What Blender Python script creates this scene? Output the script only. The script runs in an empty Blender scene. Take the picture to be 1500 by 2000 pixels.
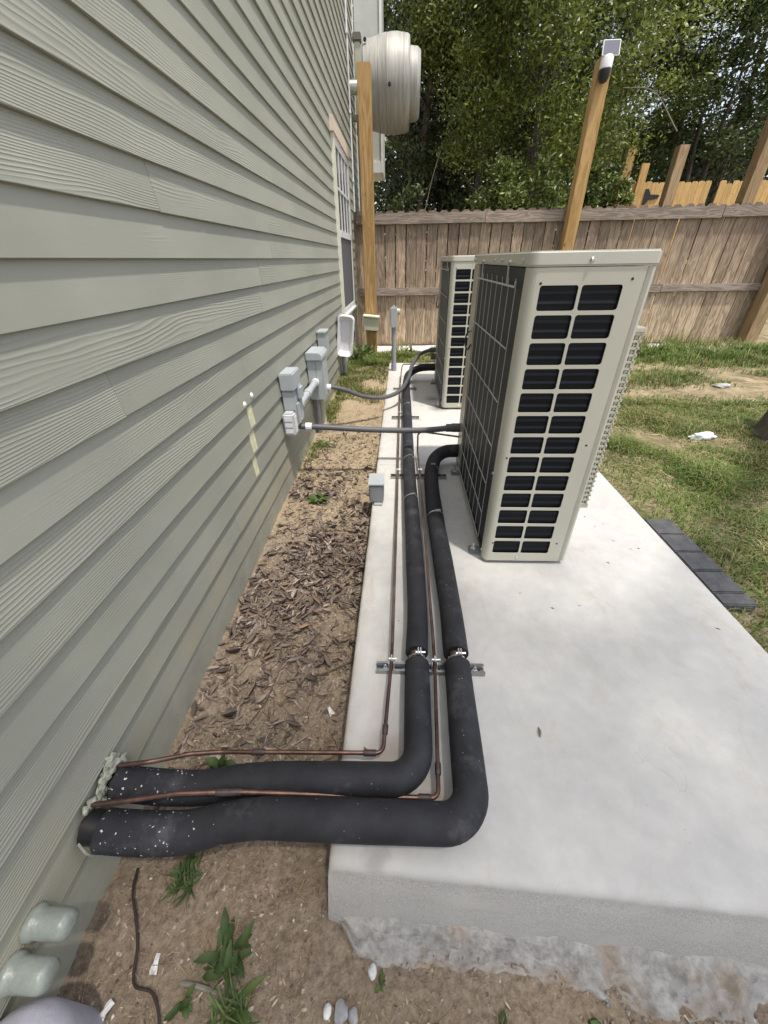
import bpy, bmesh, math, random
import numpy as np
from mathutils import Vector, Matrix, Quaternion

random.seed(7)
RNG = np.random.default_rng(11)
S = bpy.context.scene
COL = S.collection

# ------------------------------------------------------------------ camera, sky, sun, exposure
cam = bpy.data.cameras.new('camera')
cam.sensor_fit = 'VERTICAL'
cam.sensor_height = 36.0
cam.sensor_width = 27.0
cam.lens = 13.5
cam.clip_start = 0.02
cam.clip_end = 2000
cam_o = bpy.data.objects.new('camera', cam)
COL.objects.link(cam_o)
R = Matrix(((0.99913611, -0.0092647, 0.04051165), (0.03891893, 0.55042487, -0.83397708), (-0.01457207, 0.83483329, 0.55030994)))
cam_o.matrix_world = Matrix.Translation((0, 0, 1.33)) @ R.to_4x4()
S.camera = cam_o

TO_SUN = Vector((0.22, -0.22, 1.0)).normalized()
world = bpy.data.worlds.new('World')
S.world = world
world.use_nodes = True
wn = world.node_tree.nodes
wl = world.node_tree.links
bg = wn['Background']
sky = wn.new('ShaderNodeTexSky')
sky.sky_type = 'NISHITA'
sky.sun_disc = False
sky.sun_elevation = math.asin(TO_SUN.z)
sky.sun_rotation = math.atan2(TO_SUN.x, TO_SUN.y)
sky.air_density = 1.0
sky.dust_density = 3.0
sky.ozone_density = 1.0
# thin bright haze over the whole sky
hz_ = wn.new('ShaderNodeMix')
hz_.data_type = 'RGBA'
hz_.inputs[0].default_value = 0.42
hz_.inputs[7].default_value = (6.3, 6.4, 6.6, 1)
wl.new(sky.outputs[0], hz_.inputs[6])
wl.new(hz_.outputs[2], bg.inputs['Color'])
bg.inputs['Strength'].default_value = 0.15

sun = bpy.data.lights.new('sun', 'SUN')
sun.energy = 2.7
sun.angle = math.radians(2.2)
sun.color = (1.0, 0.95, 0.87)
sun_o = bpy.data.objects.new('sun', sun)
COL.objects.link(sun_o)
sun_o.rotation_euler = TO_SUN.to_track_quat('Z', 'Y').to_euler()
sun_o.location = (2, -2, 12)

S.view_settings.view_transform = 'Standard'
S.view_settings.look = 'None'
S.view_settings.gamma = 1.0
S.view_settings.use_curve_mapping = False
S.view_settings.exposure = 0.66
S.render.engine = 'CYCLES'
S.cycles.max_bounces = 8

# ------------------------------------------------------------------ helpers
def tag(o, label=None, cat=None, group=None, kind=None):
    if label: o['label'] = label
    if cat: o['category'] = cat
    if group: o['group'] = group
    if kind: o['kind'] = kind
    return o

def thing(name, label, cat, loc=(0, 0, 0), group=None):
    o = bpy.data.objects.new(name, None)
    o.empty_display_size = 0.1
    o.location = loc
    COL.objects.link(o)
    return tag(o, label, cat, group)

def origin(o):
    v = Vector((0, 0, 0))
    while o is not None:
        v += o.location
        o = o.parent
    return v

class MB:
    """collects geometry in world coordinates and links it as one mesh object"""
    def __init__(self):
        self.v = []
        self.f = []
    def add(self, vs, fs):
        b = len(self.v)
        self.v += [tuple(p) for p in vs]
        self.f += [tuple(b + i for i in f) for f in fs]
        return self
    def box(self, x0, x1, y0, y1, z0, z1):
        vs = [(x, y, z) for x in (x0, x1) for y in (y0, y1) for z in (z0, z1)]
        return self.add(vs, [(0, 1, 3, 2), (4, 6, 7, 5), (0, 4, 5, 1), (2, 3, 7, 6), (0, 2, 6, 4), (1, 5, 7, 3)])
    def obox(self, c, size, rot):
        """oriented box, rot = 3x3 matrix or Euler tuple"""
        if not isinstance(rot, Matrix):
            from mathutils import Euler
            rot = Euler(rot).to_matrix()
        c = Vector(c)
        vs = [c + rot @ Vector((sx * size[0] / 2, sy * size[1] / 2, sz * size[2] / 2)) for sx in (-1, 1) for sy in (-1, 1) for sz in (-1, 1)]
        return self.add(vs, [(0, 1, 3, 2), (4, 6, 7, 5), (0, 4, 5, 1), (2, 3, 7, 6), (0, 2, 6, 4), (1, 5, 7, 3)])
    def prism(self, poly, axis, a0, a1):
        """poly in the two other axes (cyclic order), extruded along axis between a0 and a1"""
        n = len(poly)
        def P(p, a):
            return {'x': (a, p[0], p[1]), 'y': (p[0], a, p[1]), 'z': (p[0], p[1], a)}[axis]
        vs = [P(p, a0) for p in poly] + [P(p, a1) for p in poly]
        fs = [tuple(range(n)), tuple(reversed(range(n, 2 * n)))]
        fs += [(i, i + n, (i + 1) % n + n, (i + 1) % n) for i in range(n)]
        return self.add(vs, fs)
    def tube(self, pts, r, seg=10, caps=True):
        """r: a number or one radius per point"""
        pts = [Vector(p) for p in pts]
        n = len(pts)
        rs = r if isinstance(r, (list, tuple)) else [r] * n
        vs, fs = [], []
        up = None
        for i, p in enumerate(pts):
            t = (pts[min(i + 1, n - 1)] - pts[max(i - 1, 0)]).normalized()
            if up is None:
                up = Vector((0, 0, 1)) if abs(t.z) < 0.9 else Vector((1, 0, 0))
            a = (up - t * up.dot(t)).normalized()
            up = a
            b = t.cross(a)
            for k in range(seg):
                th = 2 * math.pi * k / seg
                vs.append(p + (a * math.cos(th) + b * math.sin(th)) * rs[i])
        for i in range(n - 1):
            for k in range(seg):
                k2 = (k + 1) % seg
                fs.append((i * seg + k, i * seg + k2, (i + 1) * seg + k2, (i + 1) * seg + k))
        if caps:
            fs.append(tuple(reversed(range(seg))))
            fs.append(tuple(range((n - 1) * seg, n * seg)))
        return self.add(vs, fs)
    def lathe(self, prof, seg, c, axis='z'):
        """prof: (radius, height) pairs turned about the axis through c"""
        vs, fs = [], []
        for r, h in prof:
            for k in range(seg):
                th = 2 * math.pi * k / seg
                a, b = r * math.cos(th), r * math.sin(th)
                q = {'z': (a, b, h), 'x': (h, a, b), 'y': (a, h, -b)}[axis]
                vs.append((c[0] + q[0], c[1] + q[1], c[2] + q[2]))
        n = len(prof)
        for i in range(n - 1):
            for k in range(seg):
                k2 = (k + 1) % seg
                fs.append((i * seg + k, i * seg + k2, (i + 1) * seg + k2, (i + 1) * seg + k))
        fs.append(tuple(reversed(range(seg))))
        fs.append(tuple(range((n - 1) * seg, n * seg)))
        return self.add(vs, fs)
    def build(self, name, mat, parent=None, smooth=False, bevel=0, seg=2, angle=35):
        me = bpy.data.meshes.new(name)
        o0 = origin(parent)
        me.from_pydata([(x - o0.x, y - o0.y, z - o0.z) for x, y, z in self.v], [], self.f)
        bm = bmesh.new()
        bm.from_mesh(me)
        bmesh.ops.recalc_face_normals(bm, faces=bm.faces)
        if bevel:
            es = [e for e in bm.edges if len(e.link_faces) == 2 and e.calc_face_angle(0) > math.radians(30)]
            bmesh.ops.bevel(bm, geom=es, offset=bevel, segments=seg, affect='EDGES', clamp_overlap=True)
        bm.to_mesh(me)
        bm.free()
        if smooth or bevel:
            me.polygons.foreach_set('use_smooth', [True] * len(me.polygons))
            if hasattr(me, 'set_sharp_from_angle'):
                me.set_sharp_from_angle(angle=math.radians(angle))
        me.materials.append(mat)
        o = bpy.data.objects.new(name, me)
        COL.objects.link(o)
        if parent: o.parent = parent
        return o

def np_mesh(name, V, F, mat, parent=None, colors=None, smooth=False):
    """V (n,3) and F (m,k) arrays -> object; colors: per-vertex rgb stored in attribute 'tint'"""
    me = bpy.data.meshes.new(name)
    o0 = origin(parent)
    V = np.asarray(V, np.float32) - np.array(o0, np.float32)
    F = np.asarray(F, np.int32)
    me.vertices.add(len(V))
    me.vertices.foreach_set('co', V.ravel())
    m, k = F.shape
    me.loops.add(m * k)
    me.loops.foreach_set('vertex_index', F.ravel())
    me.polygons.add(m)
    me.polygons.foreach_set('loop_start', np.arange(0, m * k, k, dtype=np.int32))
    me.polygons.foreach_set('loop_total', np.full(m, k, np.int32))
    if colors is not None:
        a = me.attributes.new('tint', 'FLOAT_COLOR', 'POINT')
        c = np.ones((len(V), 4), np.float32)
        c[:, :3] = colors
        a.data.foreach_set('color', c.ravel())
    me.update(calc_edges=True)
    if smooth:
        me.polygons.foreach_set('use_smooth', [True] * len(me.polygons))
    me.materials.append(mat)
    o = bpy.data.objects.new(name, me)
    COL.objects.link(o)
    if parent: o.parent = parent
    return o

def copy_tree(o, parent=None):
    c = o.copy()
    COL.objects.link(c)
    if parent: c.parent = parent
    for ch in list(o.children):
        copy_tree(ch, c)
    return c

def bez(pts, n=8):
    """Catmull-Rom through the points"""
    P = [Vector(p) for p in pts]
    P = [P[0] * 2 - P[1]] + P + [P[-1] * 2 - P[-2]]
    out = []
    for i in range(1, len(P) - 2):
        for k in range(n):
            t = k / n
            a, b, c, d = P[i - 1], P[i], P[i + 1], P[i + 2]
            out.append(0.5 * ((2 * b) + (c - a) * t + (2 * a - 5 * b + 4 * c - d) * t * t + (3 * b - a - 3 * c + d) * t ** 3))
    out.append(P[-2])
    return out

def rounded(pts, rad, n=7):
    """polyline with its inner corners rounded by radius rad (number or list)"""
    P = [Vector(p) for p in pts]
    out = [P[0]]
    for i in range(1, len(P) - 1):
        r = rad[i - 1] if isinstance(rad, (list, tuple)) else rad
        a = (P[i - 1] - P[i]).normalized()
        b = (P[i + 1] - P[i]).normalized()
        ang = a.angle(b)
        d = r / math.tan(ang / 2)
        d = min(d, (P[i - 1] - P[i]).length * 0.49, (P[i + 1] - P[i]).length * 0.49)
        r = d * math.tan(ang / 2)
        c = P[i] + (a + b).normalized() * (r / math.sin(ang / 2))
        s, e = P[i] + a * d - c, P[i] + b * d - c
        tot = s.angle(e)
        for k in range(n + 1):
            t = k / n
            out.append(c + (s * math.sin((1 - t) * tot) + e * math.sin(t * tot)) / max(math.sin(tot), 1e-6))
    out.append(P[-1])
    return out

def densify(pts, step):
    P = [Vector(p) for p in pts]
    out = [P[0]]
    for a, b in zip(P, P[1:]):
        n = max(1, int((b - a).length / step))
        out += [a.lerp(b, k / n) for k in range(1, n + 1)]
    return out

def vnoise(x, y, seed=0):
    """smooth value noise on arrays, 0..1"""
    r = np.random.default_rng(seed)
    T = r.random((256, 256))
    xi, yi = np.floor(x).astype(int), np.floor(y).astype(int)
    fx, fy = x - xi, y - yi
    fx, fy = fx * fx * (3 - 2 * fx), fy * fy * (3 - 2 * fy)
    g = lambda a, b: T[a % 256, b % 256]
    return (g(xi, yi) * (1 - fx) + g(xi + 1, yi) * fx) * (1 - fy) + (g(xi, yi + 1) * (1 - fx) + g(xi + 1, yi + 1) * fx) * fy

def fbm(x, y, seed=0, oct=4):
    s, a, t = 0, 1, 0
    for k in range(oct):
        s = s + a * vnoise(x * 2 ** k, y * 2 ** k, seed + k)
        t += a
        a *= 0.5
    return s / t

# ------------------------------------------------------------------ materials
class NG:
    def __init__(self, name):
        self.m = bpy.data.materials.new(name)
        self.m.use_nodes = True
        self.t = self.m.node_tree
        self.b = self.t.nodes['Principled BSDF']
    def n(self, typ, **kw):
        x = self.t.nodes.new(typ)
        for k, v in kw.items(): setattr(x, k, v)
        return x
    def put(self, sock, v):
        if isinstance(v, bpy.types.NodeSocket): self.t.links.new(v, sock)
        elif isinstance(v, (tuple, list)) and len(v) == 3 and sock.type == 'RGBA': sock.default_value = (*v, 1)
        else: sock.default_value = v
    def coord(self, which='Object'):
        return self.n('ShaderNodeTexCoord').outputs[which]
    def rand(self):
        return self.n('ShaderNodeObjectInfo').outputs['Random']
    def math(self, op, a, b=0.0, c=0.0):
        x = self.n('ShaderNodeMath', operation=op)
        for s, v in zip(x.inputs, (a, b, c)): self.put(s, v)
        return x.outputs[0]
    def map(self, vec, scale=(1, 1, 1), loc=(0, 0, 0)):
        x = self.n('ShaderNodeMapping')
        self.put(x.inputs['Vector'], vec)
        x.inputs['Scale'].default_value = scale
        self.put(x.inputs['Location'], loc)
        return x.outputs[0]
    def sep(self, vec):
        x = self.n('ShaderNodeSeparateXYZ')
        self.put(x.inputs[0], vec)
        return x.outputs
    def comb(self, a, b, c):
        x = self.n('ShaderNodeCombineXYZ')
        for s, v in zip(x.inputs, (a, b, c)): self.put(s, v)
        return x.outputs[0]
    def noise(self, vec, scale, detail=4, rough=0.55, dist=0.0):
        x = self.n('ShaderNodeTexNoise')
        self.put(x.inputs['Vector'], vec)
        x.inputs['Scale'].default_value = scale
        x.inputs['Detail'].default_value = detail
        x.inputs['Roughness'].default_value = rough
        x.inputs['Distortion'].default_value = dist
        return x.outputs['Fac']
    def voro(self, vec, scale, feature='F1'):
        x = self.n('ShaderNodeTexVoronoi', feature=feature)
        self.put(x.inputs['Vector'], vec)
        x.inputs['Scale'].default_value = scale
        return x.outputs['Distance']
    def ramp(self, fac, stops, mode='LINEAR'):
        x = self.n('ShaderNodeValToRGB')
        x.color_ramp.interpolation = mode
        e = x.color_ramp.elements
        while len(e) < len(stops): e.new(0.5)
        for el, (p, c) in zip(e, stops):
            el.position = p
            el.color = (c, c, c, 1) if isinstance(c, (int, float)) else (*c, 1)
        self.put(x.inputs[0], fac)
        return x.outputs[0]
    def mix(self, a, b, fac, mode='MIX'):
        x = self.n('ShaderNodeMix', data_type='RGBA', blend_type=mode)
        self.put(x.inputs[0], fac)
        self.put(x.inputs[6], a)
        self.put(x.inputs[7], b)
        return x.outputs[2]
    def bump(self, h, dist=0.002, strength=1.0, normal=None):
        x = self.n('ShaderNodeBump')
        x.inputs['Distance'].default_value = dist
        x.inputs['Strength'].default_value = strength
        self.put(x.inputs['Height'], h)
        if normal is not None: self.put(x.inputs['Normal'], normal)
        self.t.links.new(x.outputs[0], self.b.inputs['Normal'])
        return x.outputs[0]
    def done(self, color, rough=0.6, metal=0.0, spec=0.5):
        self.put(self.b.inputs['Base Color'], color)
        self.put(self.b.inputs['Roughness'], rough)
        self.put(self.b.inputs['Metallic'], metal)
        self.b.inputs['Specular IOR Level'].default_value = spec
        return self.m

def simple(name, color, rough=0.5, metal=0.0, var=0.12, scale=9.0, bump=0.0, bscale=80.0, spec=0.5):
    g = NG(name)
    co = g.coord()
    n = g.noise(co, scale, 5, 0.6)
    lo = tuple(c * (1 - var) for c in color)
    hi = tuple(min(1, c * (1 + var)) for c in color)
    c = g.ramp(n, [(0.3, lo), (0.7, hi)])
    r = g.math('MULTIPLY_ADD', n, 0.2, rough - 0.1)
    if bump: g.bump(g.noise(co, bscale, 4), bump, 0.6)
    return g.done(c, r, metal, spec)

MAT = {}
# painted fibre cement siding with embossed wood grain
g = NG('siding_paint')
co = g.coord()
x, y, z = g.sep(co)
rn = g.math('MULTIPLY', g.rand(), 61.0)
nv = g.comb(rn, g.math('MULTIPLY', y, 0.9), g.math('MULTIPLY', z, 7.0))
n1 = g.noise(nv, 1.0, 2, 0.5)
n2 = g.noise(g.comb(rn, g.math('MULTIPLY', y, 7.0), g.math('MULTIPLY', z, 30.0)), 1.0, 2, 0.5)
z115 = g.math('MULTIPLY', z, g.math('MULTIPLY_ADD', g.math('FRACT', g.math('MULTIPLY', g.rand(), 13.3)), 75.0, 80.0))
ph = g.math('MULTIPLY_ADD', n1, 9.5, z115)
ph = g.math('MULTIPLY_ADD', n2, 0.55, ph)
ridge = g.math('SINE', g.math('MULTIPLY', ph, 6.2832))
ridge = g.math('POWER', g.math('MULTIPLY_ADD', ridge, 0.5, 0.5), 2.2)
mask = g.ramp(g.math('ADD', g.noise(g.comb(g.math('ADD', rn, 9.0), g.math('MULTIPLY', y, 1.4), g.math('MULTIPLY', z, 9.0)), 1.0, 3), g.math('MULTIPLY_ADD', g.math('FRACT', g.math('MULTIPLY', g.rand(), 7.7)), 0.34, -0.17)), [(0.38, 0.04), (0.58, 1.0)])
fine = g.noise(g.comb(rn, g.math('MULTIPLY', y, 60.0), g.math('MULTIPLY', z, 260.0)), 1.0, 3)
h = g.math('MULTIPLY_ADD', fine, 0.16, g.math('MULTIPLY', ridge, mask))
g.bump(h, 0.0011, 0.75)
tone = g.noise(g.comb(rn, g.math('MULTIPLY', y, 1.1), g.math('MULTIPLY', z, 3.0)), 1.0, 4)
c = g.ramp(tone, [(0.3, (0.298, 0.301, 0.248)), (0.7, (0.356, 0.358, 0.297))])
# dusty splash zone near the ground
dust = g.math('MULTIPLY', g.ramp(z, [(0.0, 1.0), (0.35, 0.0)]), g.ramp(g.noise(co, 5.0, 5), [(0.35, 0.0), (0.7, 0.75)]))
c = g.mix(c, (0.38, 0.33, 0.22), dust)
# scattered scuffs
sc = g.ramp(g.noise(g.comb(rn, g.math('MULTIPLY', y, 5.0), g.math('MULTIPLY', z, 24.0)), 1.0, 5), [(0.70, 0.0), (0.78, 0.35)])
c = g.mix(c, (0.46, 0.46, 0.40), sc)
MAT['siding'] = g.done(c, 0.62, 0, 0.35)
MAT['foundation'] = simple('foundation_paint', (0.375, 0.37, 0.295), 0.7, var=0.14, scale=6, bump=0.002, bscale=90)
MAT['sheathing'] = simple('sheathing_board', (0.08, 0.07, 0.06), 0.9)
MAT['bare_paint'] = simple('old_yellow_paint', (0.66, 0.64, 0.42), 0.6, var=0.2, scale=30, bump=0.001, bscale=120)
MAT['white_trim'] = simple('white_trim_paint', (0.74, 0.74, 0.70), 0.45, var=0.06, scale=5)
MAT['cream_trim'] = simple('cream_trim_paint', (0.70, 0.69, 0.56), 0.5, var=0.08, scale=8)
MAT['bay_paint'] = simple('light_grey_paint', (0.50, 0.51, 0.48), 0.6, var=0.06)
MAT['vinyl'] = simple('white_vinyl', (0.8, 0.8, 0.8), 0.3, var=0.04)
g = NG('window_glass')
MAT['glass'] = g.done((0.012, 0.015, 0.02), 0.06, 0, 0.35)
g = NG('insect_screen')
MAT['screen'] = g.done(g.ramp(g.noise(g.coord(), 300, 2), [(0.4, (0.06, 0.06, 0.07)), (0.6, (0.13, 0.13, 0.14))]), 0.75)

# unit enamel
MAT['enamel'] = simple('ivory_enamel', (0.50, 0.485, 0.40), 0.36, var=0.03, scale=3, bump=0.0003, bscale=400)
MAT['enamel_lid'] = simple('ivory_enamel_lid', (0.53, 0.515, 0.435), 0.36, var=0.03, scale=3)
g = NG('zinc_panel')
n = g.noise(g.map(g.coord(), (6, 6, 1.2)), 3, 4)
MAT['zinc'] = g.done(g.ramp(n, [(0.3, (0.40, 0.36, 0.28)), (0.7, (0.52, 0.48, 0.40))]), 0.38, 0.35)
g = NG('coil_fins')
co = g.coord()
x, y, z = g.sep(co)
f = g.math('SINE', g.math('MULTIPLY', y, 1400.0))
n = g.noise(co, 6, 4)
c = g.ramp(n, [(0.3, (0.012, 0.016, 0.02)), (0.7, (0.028, 0.034, 0.04))])
g.bump(f, 0.001, 0.5)
MAT['coil'] = g.done(c, 0.5, 0.2)
g = NG('dark_insert')
n = g.noise(g.map(g.coord(), (3, 3, 60)), 1, 3)
MAT['insert'] = g.done(g.ramp(n, [(0.35, (0.002, 0.003, 0.005)), (0.75, (0.008, 0.010, 0.016))]), 0.42, 0.0, 0.22)
MAT['wire'] = simple('guard_wire', (0.46, 0.46, 0.45), 0.45, 0.0, var=0.1)
MAT['black_plastic'] = simple('black_plastic', (0.012, 0.012, 0.013), 0.45)
g = NG('galvanised_steel')
n = g.voro(g.coord(), 60)
MAT['galv'] = g.done(g.ramp(n, [(0.1, (0.55, 0.55, 0.53)), (0.8, (0.72, 0.72, 0.70))]), 0.33, 0.85)
g = NG('strut_zinc')
n = g.noise(g.coord(), 40, 3)
MAT['strut'] = g.done(g.ramp(n, [(0.3, (0.30, 0.30, 0.29)), (0.7, (0.42, 0.42, 0.405))]), 0.28, 0.95)
MAT['steel'] = simple('bright_screw_steel', (0.6, 0.6, 0.6), 0.3, 0.9)

# black pipe insulation with paint specks by the wall and scuffs
g = NG('foam_insulation')
co = g.coord()
x, y, z = g.sep(co)
n = g.noise(co, 14, 5, 0.65)
c = g.ramp(n, [(0.3, (0.014, 0.0145, 0.017)), (0.72, (0.030, 0.031, 0.036))])
sm = g.ramp(g.noise(co, 9, 6, 0.7), [(0.54, 0.0), (0.74, 0.34)])
c = g.mix(c, (0.16, 0.16, 0.17), sm)
scr = g.ramp(g.noise(g.map(co, (30, 10, 30)), 1, 6, 0.75, 1.5), [(0.70, 0.0), (0.74, 0.5)])
c = g.mix(c, (0.24, 0.24, 0.25), g.math('MULTIPLY', scr, g.ramp(g.noise(co, 4, 2), [(0.5, 0.0), (0.6, 1.0)])))
near = g.ramp(g.math('MULTIPLY_ADD', x, -1.0, 0.42), [(0.02, 0.0), (0.34, 1.0)])
dens = g.math('MULTIPLY_ADD', near, 0.05, 0.045)
vx = g.n('ShaderNodeTexVoronoi', feature='F1')
dn = g.n('ShaderNodeTexNoise')
g.put(dn.inputs['Vector'], co)
dn.inputs['Scale'].default_value = 160
ds = g.n('ShaderNodeVectorMath', operation='SCALE')
g.put(ds.inputs[0], dn.outputs['Color'])
ds.inputs['Scale'].default_value = 0.010
da = g.n('ShaderNodeVectorMath', operation='ADD')
g.put(da.inputs[0], co)
g.put(da.inputs[1], ds.outputs[0])
g.put(vx.inputs['Vector'], da.outputs[0])
vx.inputs['Scale'].default_value = 105
pick = g.n('ShaderNodeSeparateColor')
g.put(pick.inputs[0], vx.outputs['Color'])
spot = g.math('LESS_THAN', vx.outputs['Distance'], g.math('MULTIPLY', pick.outputs[1], g.math('MULTIPLY_ADD', near, 0.15, 0.15)))
thr = g.math('GREATER_THAN', pick.outputs[0], g.math('MULTIPLY_ADD', near, -0.40, 0.90))
c = g.mix(c, (0.62, 0.62, 0.60), g.math('MULTIPLY', spot, thr))
g.bump(g.noise(co, 220, 3), 0.0012, 0.5)
MAT['foam'] = g.done(c, 0.72, 0, 0.35)
g = NG('aged_copper')
co = g.coord()
n = g.noise(co, 13, 5, 0.7)
c = g.ramp(n, [(0.30, (0.06, 0.04, 0.036)), (0.52, (0.14, 0.08, 0.065)), (0.76, (0.27, 0.15, 0.11))])
MAT['copper'] = g.done(c, 0.42, 0.7)
MAT['dark_copper'] = simple('brazed_copper', (0.085, 0.06, 0.06), 0.55, 0.5, var=0.4, scale=30)
MAT['grey_copper'] = simple('dull_brown_copper', (0.17, 0.12, 0.10), 0.5, 0.5, var=0.35, scale=12)
MAT['flex'] = simple('grey_flex_conduit', (0.10, 0.10, 0.105), 0.5, 0, var=0.12)
MAT['grey_box'] = simple('grey_box_paint', (0.40, 0.43, 0.44), 0.42, 0, var=0.05)
MAT['grey_box_dark'] = simple('dark_grey_box_paint', (0.22, 0.23, 0.235), 0.5, 0, var=0.06)
MAT['pvc_grey'] = simple('grey_pvc', (0.30, 0.31, 0.33), 0.45, var=0.08)
MAT['pvc_beige'] = simple('beige_painted_pvc', (0.46, 0.45, 0.34), 0.5, var=0.1)
MAT['white_plastic'] = simple('white_plastic', (0.76, 0.76, 0.78), 0.4, var=0.05, scale=20)
MAT['clear_cover'] = simple('smoky_clear_plastic', (0.50, 0.52, 0.52), 0.18, var=0.1, spec=0.8)
MAT['foam_seal'] = simple('sprayed_sealant', (0.34, 0.345, 0.27), 0.7, var=0.25, scale=40, bump=0.004, bscale=60)
MAT['white_caulk'] = simple('white_caulk', (0.78, 0.78, 0.74), 0.6, var=0.1)
g = NG('glossy_sage_paint')
co = g.coord()
n = g.noise(co, 22, 5, 0.65)
g.bump(n, 0.005, 0.8)
MAT['drip_paint'] = g.done(g.ramp(n, [(0.3, (0.21, 0.235, 0.20)), (0.7, (0.31, 0.335, 0.295))]), 0.33, 0, 0.6)
MAT['pale_lavender'] = simple('pale_fibre_plastic', (0.42, 0.41, 0.46), 0.75, var=0.10, scale=30, bump=0.002, bscale=200)

# concrete
g = NG('pad_concrete')
co = g.coord()
n1 = g.noise(co, 1.6, 6, 0.6, 0.4)
n2 = g.noise(co, 14, 6, 0.65)
c = g.ramp(n1, [(0.28, (0.47, 0.465, 0.452)), (0.72, (0.59, 0.585, 0.57))])
c = g.mix(c, g.ramp(n2, [(0.3, (0.43, 0.425, 0.415)), (0.7, (0.60, 0.595, 0.58))]), 0.45)
tr = g.ramp(g.noise(g.map(co, (2.2, 1.0, 1)), 2.3, 7, 0.72, 1.2), [(0.56, 0.0), (0.72, 0.35)])
c = g.mix(c, (0.42, 0.345, 0.245), g.math('MULTIPLY', tr, 1.35))
# burn marks below the brazed joints, boot smudge
def blot(g, co, px, py, r, soft=0.6):
    v = g.n('ShaderNodeVectorMath', operation='DISTANCE')
    g.put(v.inputs[0], co)
    v.inputs[1].default_value = (px, py, 0.0)
    d = g.math('ADD', v.outputs['Value'], g.math('MULTIPLY_ADD', g.noise(co, 22, 4), 0.07, -0.035))
    return g.ramp(g.math('DIVIDE', d, r), [(0.15, soft), (1.0, 0.0)])
c = g.mix(c, (0.30, 0.20, 0.15), blot(g, co, -0.03, 0.61, 0.09, 0.45))
c = g.mix(c, (0.30, 0.18, 0.13), blot(g, co, 0.13, 0.475, 0.08, 0.45))
c = g.mix(c, (0.26, 0.25, 0.24), blot(g, co, -0.055, 0.345, 0.05, 0.55))
c = g.mix(c, (0.20, 0.19, 0.18), blot(g, co, 0.36, 4.35, 0.11, 0.75))
c = g.mix(c, (0.16, 0.155, 0.15), blot(g, co, 0.40, 4.02, 0.12, 0.8))
sp = g.ramp(g.voro(g.map(co, (1, 1, 1)), 34), [(0.035, 0.75), (0.06, 0.0)])
sp = g.math('MULTIPLY', sp, g.ramp(g.noise(co, 3.1, 2), [(0.45, 0.0), (0.6, 1.0)]))
c = g.mix(c, (0.16, 0.14, 0.12), sp)
sp2 = g.ramp(g.voro(co, 120), [(0.05, 0.55), (0.12, 0.0)])
sp2 = g.math('MULTIPLY', sp2, g.ramp(g.noise(co, 7.0, 3), [(0.5, 0.0), (0.62, 1.0)]))
c = g.mix(c, (0.22, 0.20, 0.175), sp2)
# trowel sweeps: faint curved streaks
tw = g.noise(g.map(co, (1.6, 1.6, 1.6)), 1.0, 2, 0.5)
arc = g.math('SINE', g.math('MULTIPLY', tw, 95.0))
arc = g.math('MULTIPLY', g.math('POWER', g.math('MULTIPLY_ADD', arc, 0.5, 0.5), 3.0), g.ramp(g.noise(co, 3.3, 4), [(0.48, 0.0), (0.66, 1.0)]))
c = g.mix(c, (0.40, 0.385, 0.36), g.math('MULTIPLY', arc, 0.16))
# hair cracks and a brownish film of soil near the edges
hc = g.n('ShaderNodeTexVoronoi', feature='DISTANCE_TO_EDGE')
wv_ = g.n('ShaderNodeVectorMath', operation='ADD')
wn_ = g.n('ShaderNodeTexNoise')
g.put(wn_.inputs['Vector'], co)
wn_.inputs['Scale'].default_value = 9
wsc = g.n('ShaderNodeVectorMath', operation='SCALE')
g.put(wsc.inputs[0], wn_.outputs['Color'])
wsc.inputs['Scale'].default_value = 0.22
g.put(wv_.inputs[0], co)
g.put(wv_.inputs[1], wsc.outputs[0])
g.put(hc.inputs['Vector'], wv_.outputs[0])
hc.inputs['Scale'].default_value = 5.5
hcf = g.math('MULTIPLY', g.ramp(hc.outputs['Distance'], [(0.003, 0.26), (0.010, 0.0)]), g.ramp(g.noise(co, 2.6, 3), [(0.56, 0.0), (0.66, 1.0)]))
c = g.mix(c, (0.27, 0.22, 0.16), hcf)
xx_, yy_, zz_ = g.sep(co)
eg = g.math('ADD', g.ramp(g.math('MULTIPLY_ADD', xx_, 1.0, 0.18), [(0.0, 0.5), (0.055, 0.0)]), g.ramp(g.math('MULTIPLY', zz_, -1.0), [(0.03, 0.0), (0.14, 0.55)]))
c = g.mix(c, (0.36, 0.30, 0.22), g.math('MULTIPLY', eg, g.ramp(g.noise(co, 11, 6, 0.7), [(0.38, 0.0), (0.66, 1.0)])))
# the sides get a sandy grey, darker than the pale top
side_grey = g.ramp(g.noise(co, 300, 4, 0.75), [(0.32, (0.26, 0.255, 0.245)), (0.68, (0.46, 0.45, 0.43))])
side_grey = g.mix(side_grey, (0.42, 0.41, 0.39), g.ramp(g.noise(g.map(co, (2.5, 2.5, 14)), 1.6, 5), [(0.45, 0.0), (0.7, 0.6)]))
side = g.ramp(g.math('ADD', g.math('MULTIPLY', zz_, -1.0), g.math('MULTIPLY_ADD', g.noise(co, 30, 4), 0.016, -0.008)), [(0.016, 0.0), (0.030, 1.0)])
c = g.mix(c, side_grey, side)
c = g.mix(c, (1.0, 0.985, 0.955), 1.0, 'MULTIPLY')
h = g.math('ADD', g.math('MULTIPLY', g.noise(co, 160, 4), 0.35), n2)
h = g.math('ADD', h, g.math('MULTIPLY', sp2, -1.5))
g.bump(h, 0.003, 0.45)
MAT['concrete'] = g.done(c, 0.72, 0, 0.35)
g = NG('rough_concrete')
co = g.coord()
n = g.noise(co, 26, 7, 0.7)
c = g.ramp(n, [(0.28, (0.19, 0.18, 0.165)), (0.72, (0.50, 0.485, 0.455))])
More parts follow.
